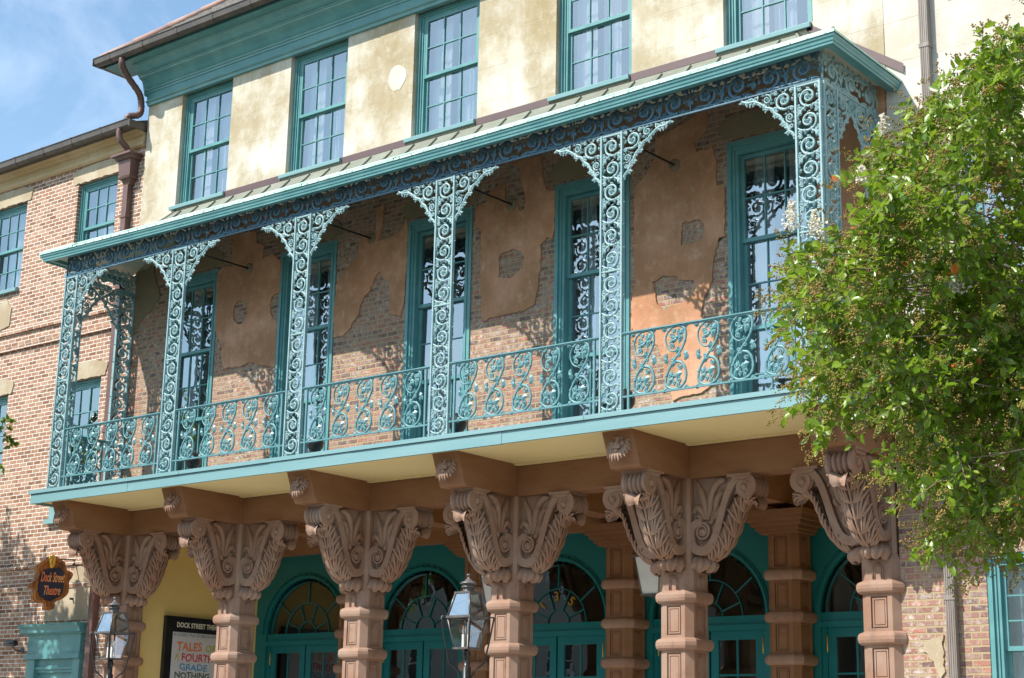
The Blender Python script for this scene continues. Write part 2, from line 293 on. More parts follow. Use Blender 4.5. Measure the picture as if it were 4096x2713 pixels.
def rough_poly(pts,step=.045,j=.012):
    out=[]
    for a,b in zip(pts,pts[1:]+pts[:1]):
        L=math.hypot(b[0]-a[0],b[1]-a[1]); k=max(1,int(L/step))
        for i in range(k):
            t=i/k; out.append((a[0]+(b[0]-a[0])*t+random.uniform(-j,j),a[1]+(b[1]-a[1])*t+random.uniform(-j,j)))
    return out
def plate(mb,rings,y0,y1):
    """polygon with holes in XZ, from y0 (back) to y1 (front)"""
    tri=tessellate_polygon([[Vector((a,b,0)) for a,b in r] for r in rings]); flatv=[p for r in rings for p in r]
    mb.add([(a,y1,b) for a,b in flatv],[tuple(t) for t in tri])
    for r in rings:
        n=len(r); mb.add([(a,y0,b) for a,b in r]+[(a,y1,b) for a,b in r],[(i,(i+1)%n,n+(i+1)%n,n+i) for i in range(n)])
def lettering(name,txt,size,m,parent,loc,xdir,ydir,depth=.004,shear=0,align='LEFT',sx=1,bold=0):
    cu=bpy.data.curves.new(name,'FONT'); cu.body=txt; cu.size=size; cu.extrude=depth; cu.shear=shear; cu.align_x=align; cu.align_y='BOTTOM_BASELINE' if False else 'CENTER'; cu.offset=bold; cu.resolution_u=3
    o=bpy.data.objects.new(name,cu); col.objects.link(o); bpy.context.view_layer.update()
    me=bpy.data.meshes.new_from_object(o.evaluated_get(bpy.context.evaluated_depsgraph_get())); bpy.data.objects.remove(o); bpy.data.curves.remove(cu)
    X=Vector(xdir).normalized(); Y=Vector(ydir).normalized(); Z=X.cross(Y)
    mt=Matrix(((X.x*sx,Y.x,Z.x,loc[0]),(X.y*sx,Y.y,Z.y,loc[1]),(X.z*sx,Y.z,Z.z,loc[2]),(0,0,0,1)))
    me.transform(mt); me.materials.clear(); me.materials.append(m); me.name=name
    return place(name,me,parent)
GZ=-5.45   # street level; z=0 is the balcony floor
S=2.695; WX=[.873,3.560,6.258,8.968,11.69]; WW=1.286
# ------------------------------------------------------------------ ground
g=MB(); g.quad((-120,-140,GZ-.15),(140,-140,GZ-.15),(140,60,GZ-.15),(-120,60,GZ-.15)); struct('road',g,M['asphalt'])
g=MB(); g.box(-60,70,-4.6,8,GZ-.3,GZ); struct('pavement',g,M['paving'])
g=MB(); g.box(-60,70,-4.75,-4.602,GZ-.3,GZ-.004); struct('kerb',g,M['stuccow'])
# ------------------------------------------------------------------ theatre
TH=thing('theatre_building','cream stucco and old brick theatre with teal windows behind the iron balcony','building')
def sash_window(parent,x0,x1,z0,z1,y,cas,sashes,cols,sill=True,label=None,front=0.,curt=None,hd=None,mw=.0165,gl='glass',wood='teal',pan=True):
    """window part: casing mesh with sash, pane, sill, curtain sub-parts. sashes: (z0,z1,rows,dy)"""
    hd=hd or cas; w=MB(); f0=y-front
    for k,(i0,i1,dy) in enumerate(((0,.45,0),(.45,.72,.018),(.72,1,.036))):
        a,b=i0*cas,i1*cas; yy=f0+dy
        w.box(x0+a,x0+b,yy,y+.12,z0,z1-i0*hd); w.box(x1-b,x1-a,yy,y+.12,z0,z1-i0*hd); w.box(x0+b,x1-b,yy,y+.12,z1-i1*hd,z1-i0*hd)
    w.box(x0+cas*.40,x0+cas*.46,f0-.012,f0,z0,z1-hd*.40); w.box(x1-cas*.46,x1-cas*.40,f0-.012,f0,z0,z1-hd*.40); w.box(x0+cas*.46,x1-cas*.46,f0-.012,f0,z1-hd*.46,z1-hd*.40)
    wo_=w.build('window',M[wood],parent)
    xi0,xi1=x0+cas,x1-cas
    for (a,b,rows,dy) in sashes:
        s=MB(); ys=y+.040+dy; ye=ys+.040; st=.042; rl=.05
        s.box(xi0,xi0+st,ys,ye,a,b); s.box(xi1-st,xi1,ys,ye,a,b); s.box(xi0+st,xi1-st,ys,ye,b-rl,b); s.box(xi0+st,xi1-st,ys,ye,a,a+rl)
        gx0,gx1,gz0,gz1=xi0+st,xi1-st,a+rl,b-rl
        for i in range(1,cols):
            xc=gx0+(gx1-gx0)*i/cols; s.box(xc-mw/2,xc+mw/2,ys+.006,ye-.004,gz0,gz1)
        for i in range(1,rows):
            zc=gz0+(gz1-gz0)*i/rows; s.box(gx0,gx1,ys+.0075,ye-.0055,zc-mw/2,zc+mw/2)
        s.build('sash',M[wood],wo_)
        p=MB(); yg=ys+.024
        for i in range(cols):
            for k in range(rows):
                px0,px1=gx0+(gx1-gx0)*i/cols,gx0+(gx1-gx0)*(i+1)/cols; pz0,pz1=gz0+(gz1-gz0)*k/rows,gz0+(gz1-gz0)*(k+1)/rows
                t1,t2=random.uniform(-.0035,.0035),random.uniform(-.003,.003)
                p.quad((px0,yg-t1-t2,pz0),(px1,yg+t1-t2,pz0),(px1,yg+t1+t2,pz1),(px0,yg-t1+t2,pz1))
        p.build('pane',M[gl],wo_)
    if sill:
        s=MB(); s.profx([(y+.10,z0-.002),(y+.10,z0-.08),(y-.145,z0-.08),(y-.15,z0-.03),(y-.13,z0-.012)],x0-.09,x1-.015); s.build('sill',M['tealwood'],wo_)
    if curt:
        for (a,b,yc,mt,fold) in curt:
            s=MB(); xa,xb=xi0+(xi1-xi0)*a,xi0+(xi1-xi0)*b; nf=max(3,int((xb-xa)/.075)); ph=random.random()*6
            s.grid(lambda u,v:(xa+(xb-xa)*u,y+yc+fold*math.sin(u*nf*2*PI+ph)*(.7+.3*v)+fold*.6*math.sin(u*nf*1.27*PI+ph*2),z0+.02+(z1-z0-.1)*v),nf*8,3)
            s.build('curtain',M[mt],wo_)
    return wo_
# walls -- upper stucco, balcony-level brick, brick to the right of the porch
CUT=4.62
uph=[(x,x+WW,4.974,7.02) for x in WX]
w=MB(); wall_sheet(w,-.04,13.918,CUT,7.10,0,uph,.13); w.box(12.60,13.916,-.004,.02,3.96,4.63); w.box(-.038,.95,-.004,.02,3.96,4.63); w.build('upper_wall',M['stucco'],TH)
w=MB(); wall_sheet(w,13.918,26,-.42,9.5,.006,[(14.80,16.05,.55,2.95),(14.80,16.05,4.9,7.0)],.13); w.quad((13.918,0,-.42),(13.918,.006,-.42),(13.918,.006,7.1),(13.918,0,7.1)); w.build('side_stucco_wall',M['stuccow'],TH)
BW=[(x+.035,x+.035+1.232,.02,3.645) for x in WX]
w=MB(); wall_sheet(w,-.04,13.918,-.15,CUT,0,BW,.13); w.build('balcony_wall',M['brick_main'],TH)
w=MB(); wall_sheet(w,13.86,26,GZ,-.15,0,[(14.845,16.10,-4.1,-1.72)],.13); w.quad((13.86,0,GZ),(13.86,0,-.15),(13.86,.5,-.15),(13.86,.5,GZ)); w.build('lower_brick_wall',M['brick_main'],TH)
PATCH={"p0":[[[-0.012,3.901],[0.42,3.988],[0.582,3.614],[0.683,3.412],[0.473,3.182],[0.318,3.153],[0.212,3.036],[0.093,2.922]],[]],"p1":[[[2.438,4.177],[2.963,4.13],[3.017,3.917],[3.181,3.849],[3.164,3.625],[3.388,3.661],[3.6,3.511],[3.613,2.991],[3.444,2.969],[3.402,2.852],[3.435,2.651],[3.588,2.53],[3.606,1.802],[3.188,1.893],[2.974,1.958],[2.802,1.92],[2.41,1.934],[2.316,2.17],[2.334,2.367],[2.152,2.556],[2.108,3.593],[2.25,3.645],[2.47,3.62]],[[[2.669,3.018],[2.778,2.988],[2.877,2.873],[2.878,2.736],[2.793,2.624],[2.688,2.608],[2.592,2.679],[2.544,2.812],[2.567,2.959]]]],"p2":[[[5.637,3.986],[5.781,4.017],[5.76,3.712],[5.715,3.512],[5.681,3.465],[5.927,3.467],[6.166,3.551],[6.273,3.708],[6.295,3.364],[6.291,3.132],[6.273,2.583],[6.245,2.404],[6.2,2.229],[5.973,2.286],[6.004,2.557],[5.931,2.8],[5.805,2.868],[5.738,2.973],[5.65,2.894],[5.567,2.721],[5.463,2.644],[5.39,2.562],[5.34,2.36],[5.251,2.28],[5.193,2.196],[5.042,2.101],[4.842,2.106],[4.823,2.533],[4.847,2.91],[5.026,3.118],[5.193,3.232],[5.268,3.314],[5.327,3.637],[5.524,3.482],[5.629,3.559]],[]],"p3":[[[8.171,4.147],[8.377,4.035],[8.396,3.83],[8.495,3.609],[8.472,3.414],[8.393,3.386],[8.335,3.553],[8.13,3.616],[8.11,3.844],[8.027,3.873],[7.836,3.788],[7.784,3.663],[7.59,3.611],[7.599,3.338],[7.685,3.277],[7.717,3.141],[7.699,3.262],[7.725,2.018],[7.81,1.907],[7.918,1.945],[8.214,1.943],[8.531,1.959],[8.674,2.022],[8.709,2.187],[8.768,2.541],[8.762,2.844],[8.878,2.92],[8.977,2.88],[8.999,3.094],[8.997,3.573],[8.839,3.627],[8.782,3.859],[8.75,4.133]],[[[8.029,2.812],[8.137,2.848],[8.298,2.863],[8.433,2.795],[8.501,2.718],[8.465,2.572],[8.347,2.505],[8.214,2.452],[8.038,2.492]]]],"p4":[[[10.661,3.944],[10.637,3.675],[10.493,3.475],[10.318,3.344],[10.314,2.66],[10.332,2.045],[10.28,1.911],[10.269,1.447],[10.291,1.422],[10.278,1.284],[10.38,1.223],[10.622,1.223],[10.781,0.95],[10.767,0.759],[10.832,0.638],[10.896,0.405],[11.027,0.457],[11.245,0.453],[11.372,0.482],[11.493,0.55],[11.564,0.742],[11.557,1.106],[11.375,1.378],[11.329,1.426],[11.343,1.589],[11.379,1.707],[11.498,1.895],[11.513,2.162],[11.585,2.358],[11.61,2.437],[11.605,2.399],[11.679,2.427],[11.693,3.076],[11.572,3.123],[11.565,3.467],[11.52,3.627],[11.281,3.626],[11.234,3.757],[11.391,3.873],[11.465,4.009],[11.419,4.173]],[[[11.056,2.714],[11.307,2.719],[11.389,2.608],[11.363,2.422],[11.03,2.42]],[[10.602,2.002],[10.774,2.059],[10.991,2.001],[11.002,1.957],[11.217,1.921],[11.251,1.811],[11.191,1.716],[11.06,1.654],[10.868,1.642],[10.772,1.594],[10.663,1.696],[10.639,1.848]]]]}
for k,(outer,holes) in PATCH.items():
    pb=MB(); plate(pb,[rough_poly(outer)]+[rough_poly(h,.04,.012) for h in holes],.0,-.022)
    pb.build('plaster_patch',M['greyplaster' if k=='p0' else 'pinkplaster'],TH)
pb=MB(); plate(pb,[rough_poly([(12.99,.05),(13.9,.05),(13.9,4.0),(13.35,4.0),(13.3,3.6),(13.12,3.55),(13.0,3.1),(12.98,1.6)])],.0,-.022); pb.build('plaster_patch',M['pinkplaster'],TH)
for x in WX:   # dark sooty plaster over each window head
    pb=MB(); plate(pb,[rough_poly([(x-.02,3.70),(x+1.33,3.70),(x+1.36,3.85),(x+1.2,3.98),(x+.1,4.0),(x-.1,3.86)])],.0,-.016); pb.build('plaster_patch',M['greyplaster'],TH)
pb=MB(); plate(pb,[rough_poly([(5.93+.18*math.cos(a)*1.0+.0,6.02+.22*math.sin(a)) for a in [i*PI/8 for i in range(16)]],.05,.02)],.0,-.005); pb.build('lime_patch',M['limeoval'],TH)
pb=MB(); plate(pb,[rough_poly([(14.26,-2.6),(14.33,-2.55),(14.33,-2.95),(14.28,-3.02),(14.22,-2.85),(14.10,-2.72),(14.13,-2.62)],.04,.012)],.0,-.02); pb.build('plaster_patch',M['brickpatch'],TH)
# windows
for j,x in enumerate(WX):
    sash_window(TH,x,x+WW,4.974,7.015,.085,.115,[(5.93,6.90,2,.0),(4.99,5.97,2,.042)],3,True,curt=[(0.0,.35,.25,'shade',.008),(.33,.66+.10*((j*7)%3-1)*.5,.42,'curtain',.035),(.84,1.0,.45,'curtain',.03)])
for j,x in enumerate(WX):
    a=x+.035; sash_window(TH,a,a+1.232,.02,3.645,.045,.145,[(2.32,3.47,2,0),(1.20,2.37,2,.042),(.05,1.25,2,.084)],3,False,front=.065,hd=.165,curt=[(0,.26+.05*(j%3),.34,'curtain',.03),(.66-.06*((j+1)%3),1,.36,'curtain',.03)])
sash_window(TH,14.80,16.05,.55,2.95,.085,.13,[(1.75,2.83,2,0),(.57,1.80,2,.042)],3,True,curt=[(0,1,.3,'curtain',.03)])
sash_window(TH,14.80,16.05,4.9,7.0,.085,.13,[(5.9,6.87,2,0),(4.92,5.95,2,.042)],3,True,curt=[(0,1,.3,'curtain',.03)])
sash_window(TH,14.845,16.10,-4.1,-1.72,.06,.13,[(-2.74,-1.85,3,0),(-4.0,-2.70,2,.042)],2,False,front=.05,curt=[(0,1,.22,'curtain',.03)])
# interior: floor slabs, back and end walls so the rooms are closed
w=MB(); w.box(.0,26,3.6,3.7,.0,7.3); w.box(-.02,0.03,.3,3.6,.05,7.3); w.box(0.05,26,.26,3.58,-.1,.0); w.box(.05,26,.26,3.58,4.0,4.6); w.box(.05,13.9,.26,3.58,7.2,7.3)
for x in (2.85,5.55,8.25,10.94,13.9): w.box(x-.06,x+.06,.26,3.58,0.02,3.98); w.box(x-.061,x+.061,.26,3.58,4.62,7.18)
w.build('interior_wall',M['inner'],TH)
w=MB()
for x in WX: w.profx([(.26,3.55),(.26,3.98),(1.2,3.98),(1.2,3.9),(.5,3.86),(.45,3.55)],x-.4,x+1.7)
w.build('interior_cornice',M['white'],TH)
# cornice, eave, gutter and roof
cp=[(.02,6.985),(-.045,6.985),(-.055,7.03),(-.085,7.045),(-.09,7.06),(-.06,7.065),(-.06,7.20),(-.075,7.205),(-.08,7.235),(-.10,7.25),(-.105,7.27),(-.13,7.30),(-.165,7.36),(-.21,7.405),(-.265,7.43),(-.27,7.455),(-.29,7.46),(-.295,7.475),(-.335,7.48),(-.36,7.505),(-.38,7.55),(-.42,7.575),(-.425,7.60),(-.44,7.605),(-.445,7.63),(-.60,7.635),(-.60,7.735),(.02,7.735)]
w=MB(); w.profx(cp,-.04,13.916); w.build('cornice',M['teal'],TH)
w=MB(); w.profx([(-.05,7.66),(-.58,7.66),(-.58,7.73),(-.05,7.73)],-.62,-.042); w.prism([(-.042,7.15),(-.042,7.659),(-.50,7.659)],lambda a,b,t:(a if a>-.1 else -.2,t,b),-.02,-.12); w.build('eave_return',M['teal'],TH)
gp=[(-.612,7.74),(-.62,7.69),(-.66,7.655),(-.71,7.655),(-.755,7.69),(-.77,7.78),(-.785,7.785),(-.785,7.795),(-.755,7.795),(-.745,7.70),(-.70,7.67),(-.66,7.67),(-.635,7.70),(-.628,7.79),(-.612,7.79)]
w=MB(); w.profx(gp,-.70,13.9); w.box(-.712,-.70,-.78,-.612,7.66,7.79); w.box(-.70,-.62,-.612,-.05,7.66,7.74)
for x in np.arange(-.3,13.9,.9): w.profx([(a-.006 if a<-.7 else a,b-.006 if b<7.7 else b+.004) for a,b in gp[:8]]+[(-.72,7.80),(-.62,7.80)],x,x+.035)
w.build('gutter',M['gutter'],TH)
w=MB(); h=.86; t=9.
w.add([(-.66,-.64,7.80),(14,-.64,7.80),(14,-.64+t,7.80+h*t),(-.66+t,-.64+t,7.80+h*t)],[(0,1,2,3)]); w.add([(-.66,-.64,7.80),(-.66+t,-.64+t,7.80+h*t),(-.66,-.64+t*2,7.80)],[(0,1,2)])
for k in range(1,34): 
    y=-.64+k*.16; w.box(-.66+k*.16+.05,14,y-.01,y+.01,7.80+h*k*.16-.004,7.80+h*k*.16+.022)
w.build('roof',M['slate'],TH)
w=MB(); 
for k in range(22):
    t0,t1=k*.4,(k+1)*.4+.05; w.tube([(-.66+t0,-.64+t0,7.83+h*t0),(-.66+t1,-.64+t1,7.82+h*t1)],[.075,.066],8)
w.build('ridge_tiles',M['ridge'],TH)
# porch: beams carry the building; rear wall with arches
w=MB(); w.box(.05,13.86,.34,3.0,-.155,-.10); w.build('porch_ceiling',M['yellow'],TH)
w=MB(); w.box(.2,13.86,2.76,3.10,-.66,-.157); w.box(.2,13.86,2.72,2.758,-.30,-.18); w.build('porch_rear_beam',M['stone_dark'],TH)
w=MB(); w.quad((.2,.05,GZ),(.2,3.1,GZ),(.2,3.1,-.15),(.2,.05,-.15)); w.build('porch_side_wall',M['yellow'],TH); w=MB(); w.quad((13.9,.3,GZ),(13.9,3.1,GZ),(13.9,3.1,-.15),(13.9,.3,-.15)); w.build('porch_side_wall',M['yellow'],TH)
AX=[1.40+S*i for i in range(5)]; AR=.93; AZ0=-1.985; YR=3.0
w=MB(); xs=[.2]+[(a+b)/2 for a,b in zip(AX,AX[1:])]+[13.88]
for i,ax in enumerate(AX):
    arc=[(ax+AR*math.cos(q),AZ0+AR*math.sin(q)) for q in [PI*k/24 for k in range(25)]]
    hole=[(ax+AR,GZ+.01)]+arc+[(ax-AR,GZ+.01)]
    plate(w,[[(xs[i],GZ),(xs[i+1],GZ),(xs[i+1],-.66),(xs[i],-.66)],hole],YR+.14,YR)
w.build('porch_rear_wall',M['tealdark'],TH)
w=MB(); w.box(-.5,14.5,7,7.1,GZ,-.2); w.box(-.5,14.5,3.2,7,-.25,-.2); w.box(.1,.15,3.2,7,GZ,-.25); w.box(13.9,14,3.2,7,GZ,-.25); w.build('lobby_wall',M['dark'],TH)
for i,ax in enumerate(AX):
    d=MB()  # arched frame, transom, jambs
    ring=lambda r0,r1,y0,y1:[d.add([(ax+r*math.cos(q),y,AZ0+r*math.sin(q)) for q in (PI*k/24,PI*(k+1)/24) for r in (r0,r1) for y in (y0,y1)],[(0,1,3,2),(4,6,7,5),(0,4,5,1),(2,3,7,6)]) for k in range(24)]
    ring(AR-.055,AR,YR+.05,YR+.14); ring(AR+.05,AR+.085,YR-.02,YR+.0)
    d.box(ax-AR,ax+AR,YR+.03,YR+.14,AZ0-.17,AZ0); d.box(ax-AR,ax+AR,YR+.0,YR+.028,AZ0-.20,AZ0-.12); d.box(ax-AR,ax-AR+.07,YR+.05,YR+.14,GZ,AZ0-.17); d.box(ax+AR-.07,ax+AR,YR+.05,YR+.14,GZ,AZ0-.17)
    do=d.build('arched_doorway',M['tealdoor'],TH)
    f=MB(); yf=YR+.085
    for r in (.52,.20): 
        for k in range(20):
            q0,q1=PI*k/20,PI*(k+1)/20; f.tube([(ax+r*math.cos(q0),yf,AZ0+r*math.sin(q0)),(ax+r*math.cos(q1),yf,AZ0+r*math.sin(q1))],.011,4,False,False)
    for q in (90,38,142): f.tube([(ax+.52*math.cos(R(q)),yf,AZ0+.52*math.sin(R(q))),(ax+.9*math.cos(R(q)),yf,AZ0+.9*math.sin(R(q)))],.012,4,False,False)
    for q in (22,66,112,158): f.tube([(ax+.2*math.cos(R(q)),yf,AZ0+.2*math.sin(R(q))),(ax+.52*math.cos(R(q)),yf,AZ0+.52*math.sin(R(q)))],.011,4,False,False)
    f.build('fanlight',M['lead' if False else 'tealdoor'],do)
    p=MB(); yp=YR+.10; p.add([(ax+(AR-.02)*math.cos(PI*k/24),yp,AZ0+(AR-.02)*math.sin(PI*k/24)) for k in range(25)],[tuple(range(25))]); 
    for sd in (-1,1):
        c0=ax+sd*.435; hw=.42; L=MB(); y0,y1=YR+.062,YR+.105; zt,zb=AZ0-.175,GZ+.02
        L.box(c0-hw,c0-hw+.12,y0,y1,zb,zt); L.box(c0+hw-.12,c0+hw,y0,y1,zb,zt); L.box(c0-hw+.12,c0+hw-.12,y0,y1,zt-.15,zt); L.box(c0-hw+.12,c0+hw-.12,y0,y1,zb,zb+.7)
        L.box(c0-.014,c0+.014,y0+.008,y1-.008,zb+.7,zt-.15)
        for z in (-2.79,-3.27,-3.75,-4.2): L.box(c0-hw+.12,c0+hw-.12,y0+.0095,y1-.0095,z-.013,z+.013)
        L.build('door_leaf',M['tealdoor'],do)
        p.quad((c0-hw+.1,YR+.084,zb+.68),(c0+hw-.1,YR+.084,zb+.68),(c0+hw-.1,YR+.084,zt-.13),(c0-hw+.1,YR+.084,zt-.13))
        hb=MB(); hb.tube([(c0+sd*(hw+.004),y0-.012,zt-.35),(c0+sd*(hw+.004),y0-.012,zt-.12)],.011,6); hb.build('hinge',M['gold'],do)
    p.build('pane',M['glassdim'],do)
    if i==2:
        for ch,q in (('1',137),('3',95),('5',52)):
            a=R(q-90); lettering('numeral',ch,.20,M['gold'],do,(ax+.40*math.cos(R(q)),YR+.080,AZ0+.40*math.sin(R(q))),(math.cos(a),0,math.sin(a)),(-math.sin(a),0,math.cos(a)),.003,0,'CENTER',1,.003)
# flashing above the canopy, drain pipes
xs=[-.04]+[v for x in WX for v in (x-.092,x+WW-.013)]+[12.9]
for a,b in zip(xs[::2],xs[1::2]):
    fl=MB(); fl.box(max(a,.75),b,-.02,.0,4.86,4.965)
    if b==12.9: fl.add([(12.9,-.02,4.965),(14.16,-.02,4.10),(14.16,-.02,3.98),(12.9,-.02,4.86)],[(0,1,2,3)])
    if b>1: fl.build('flashing',M['flash'],TH)
p=MB()
P=smooth([(-.02,-.66,7.72),(-.02,-.66,7.55),(-.06,-.5,7.40),(-.10,-.22,7.22),(-.13,-.12,7.10),(-.13,-.10,6.90),(-.14,-.16,6.80),(-.22,-.28,6.76),(-.25,-.30,6.66),(-.25,-.30,6.60)],7)
p.tube(P,[.058+.004*math.sin(i*2.4) for i in range(len(P))],10); p.build('drain_pipe',M['pipe'],TH)
p=MB(); p.box(14.41,14.515,-.10,-.02,GZ,9.4)
for k in range(4): p.box(14.418+k*.024,14.429+k*.024,-.106,-.10,GZ,9.4)
for z in (4.2,1.1,-2.2,-4.4): p.box(14.40,14.525,-.111,-.005,z,z+.05)
p.build('downspout',M['pipegrey'],TH)
# ------------------------------------------------------------------ brick wing to the left
WG=thing('brick_wing','lower red brick wing with white mortar joints adjoining the stucco theatre','building')
YW=.05
wu=[(-1.97,-.82,4.28,5.96),(-4.67,-3.52,4.28,5.96),(-7.4,-6.25,4.28,5.96)]; wm=[(-1.97,-.83,.25,2.25),(-4.67,-3.54,.25,2.25)]
w=MB(); wall_sheet(w,-12,-.04,GZ,6.32,YW,wu+wm+[(-2.05,-.72,GZ,-2.02)],.12); w.quad((-.04,YW,GZ),(-.04,YW,-.1),(.2,YW,-.1),(.2,YW,GZ)); w.build('wall',M['brick_wing'],WG)
w=MB()
for z in (3.44,3.12): w.box(-12,-.042,YW-.05,YW,z-.07,z)
w.box(-12,.0,YW-.04,YW,-.98,-.91); w.box(-12,-.6,YW-.035,YW,-1.36,-1.28)
w.build('string_course',M['brick_wing'],WG)
pr=[[(a-.12,d),(b+.12,d),(b+.16,d+.22),(b-.2,d+.30),(a+.3,d+.30),(a-.16,d+.24)] for (a,b,c_,d) in wu+wm]+[[(-4.1,3.5),(-3.72,3.55),(-3.68,3.9),(-3.9,4.08),(-4.2,4.0)],[(-1.9,-1.9),(-.62,-1.9),(-.6,-1.05),(-1.05,-1.0),(-1.5,-1.4)]]
for q in pr: w=MB(); plate(w,[rough_poly(q,.05,.012)],YW,YW-.018); w.build('plaster_patch',M['brickpatch'],WG)
w=MB(); w.profx([(YW+.02,6.28),(YW-.03,6.28),(YW-.07,6.31),(YW-.07,6.36),(YW-.045,6.37),(YW-.045,6.47),(YW-.10,6.49),(YW-.13,6.53),(YW-.20,6.55),(YW-.20,6.585),(YW+.02,6.585)],-12,-.10); w.build('cornice',M['tan'],WG)
w=MB(); q=[(a+.40,b-1.12) for a,b in gp]; w.profx(q,-12,-.10); w.box(-.098,-.07,-.37,.04,6.53,6.66)
for x in np.arange(-6,-.3,.85): w.profx([(a-.006 if a<-.3 else a,b-.006 if b<6.6 else b+.004) for a,b in q[:8]]+[(-.32,6.68),(-.22,6.68)],x,x+.03)
w.build('gutter',M['gutter'],WG)
w=MB(); w.add([(-12,-.22,6.66),(-.06,-.22,6.66),(-.06,5,8.6),(-12,5,8.6)],[(0,1,2,3)]); w.build('roof',M['slate'],WG)
for (a,b,c_,d) in wu: sash_window(WG,a,b,c_,d,YW+.07,.11,[(5.08,d-.1,2,0),(c_+.01,5.13,2,.042)],3,True,curt=[(.0,.95,.35,'shade',.012)])
for (a,b,c_,d) in wm: sash_window(WG,a,b,c_,d,YW+.07,.11,[(1.22,d-.1,2,0),(c_+.01,1.27,2,.042)],3,True)
w=MB(); w.box(-1.98,-1.70,YW-.10,YW,-.245,-.165); w.box(-1.94,-1.76,YW-.03,YW,-.165,.2); w.build('window_sill',M['tealwood'],WG)
w=MB(); w.box(-12,-.1,2.2,2.3,GZ,6.3); w.box(-12,-.06,.22,2.2,2.7,2.9); w.box(-12,-.06,.22,2.2,6.2,6.3); w.box(-12,-.06,.22,2.2,-.1,0); w.box(-2.7,-2.6,.22,2.2,GZ,6.2); w.build('interior_wall',M['inner'],WG)
w=MB()   # teal door case
w.profx([(YW,-1.96),(YW-.25,-1.96),(YW-.24,-2.0),(YW-.19,-2.04),(YW-.19,-2.10),(YW-.12,-2.13),(YW,-2.13)],-2.24,-.60)
w.box(-2.12,-.68,YW-.09,YW,-2.45,-2.13); w.box(-2.16,-.66,YW-.12,YW,-2.53,-2.45); w.box(-2.12,-1.90,YW-.08,YW+.1,GZ,-2.53); w.box(-.86,-.68,YW-.08,YW+.1,GZ,-2.53); w.box(-1.90,-.86,YW-.03,YW+.1,-2.75,-2.53)
w.box(-1.90,-.86,YW-.06,YW-.03,-2.70,-2.66); dc=w.build('door_case',M['teal'],WG)
w=MB(); w.box(-1.90,-.86,YW+.02,YW+.07,GZ,-2.75); w.box(-1.75,-1.01,YW+.0,YW+.02,-4.0,-2.95); w.build('door_leaf',M['teal'],WG)
p=MB(); P=smooth([(-.42,-.30,6.58),(-.42,-.30,6.44),(-.40,-.26,6.34),(-.38,-.14,6.24),(-.40,-.10,6.14)],7); p.tube(P,[.055+.005*math.sin(i*2.6) for i in range(len(P))],10)
for (r0,r1,z0,z1) in ((.27,.27,6.10,6.14),(.23,.20,6.04,6.10),(.17,.145,5.74,6.04),(.165,.15,5.70,5.74),(.12,.075,5.60,5.70)):
    v=[]; 
    for r,z in ((r1,z0),(r0,z1)): v+=[(-.42+r,YW,z),(-.42+r,YW-.03-r,z),(-.42-r,YW-.03-r,z),(-.42-r,YW,z)]
    p.add(v,[(0,1,5,4),(1,2,6,5),(2,3,7,6),(0,3,2,1),(4,5,6,7)])
p.box(-.50,-.37,YW-.12,YW-.01,GZ,5.60)
for z in (5.0,3.4,1.2,-1.2,-3): p.box(-.515,-.355,YW-.135,YW,z,z+.06)
p.build('drain_pipe',M['pipe'],WG)
# ------------------------------------------------------------------ balcony floor
BD=thing('balcony_deck','long balcony floor with pale teal edge board and yellow underside on the brownstone beams','balcony')
w=MB(); w.box(-.345,14.10,-1.47,-.001,-.055,-.002); w.build('floor',M['tealwood'],BD)
w=MB(); [w.box(a+.002,b-.002,-1.51+d_,-1.471,-.05,.004) for a,b,d_ in ((-.36,3.3,0),(3.3,6.75,.003),(6.75,10.62,-.001),(10.62,14.115,.002))]; w.box(-.36,-.346,-1.47,-.002,-.05,.004); w.box(14.101,14.115,-1.47,-.002,-.05,.004)
[w.box(a+.002,b-.002,-1.485+d_,-1.445,-.205+d_,-.056) for a,b,d_ in ((-.33,2.1,0),(2.1,5.2,.003),(5.2,9.35,-.002),(9.35,14.085,.001))]; w.box(-.33,-.29,-1.444,-.002,-.205,-.056); w.box(14.045,14.085,-1.444,-.002,-.205,-.056); w.build('edge_board',M['tealwood'],BD)
w=MB(); w.box(-.288,14.043,-1.443,-.003,-.165,-.058); w.box(-.288,14.043,-.09,-.004,-.185,-.166); w.build('soffit',M['soffit'],BD)
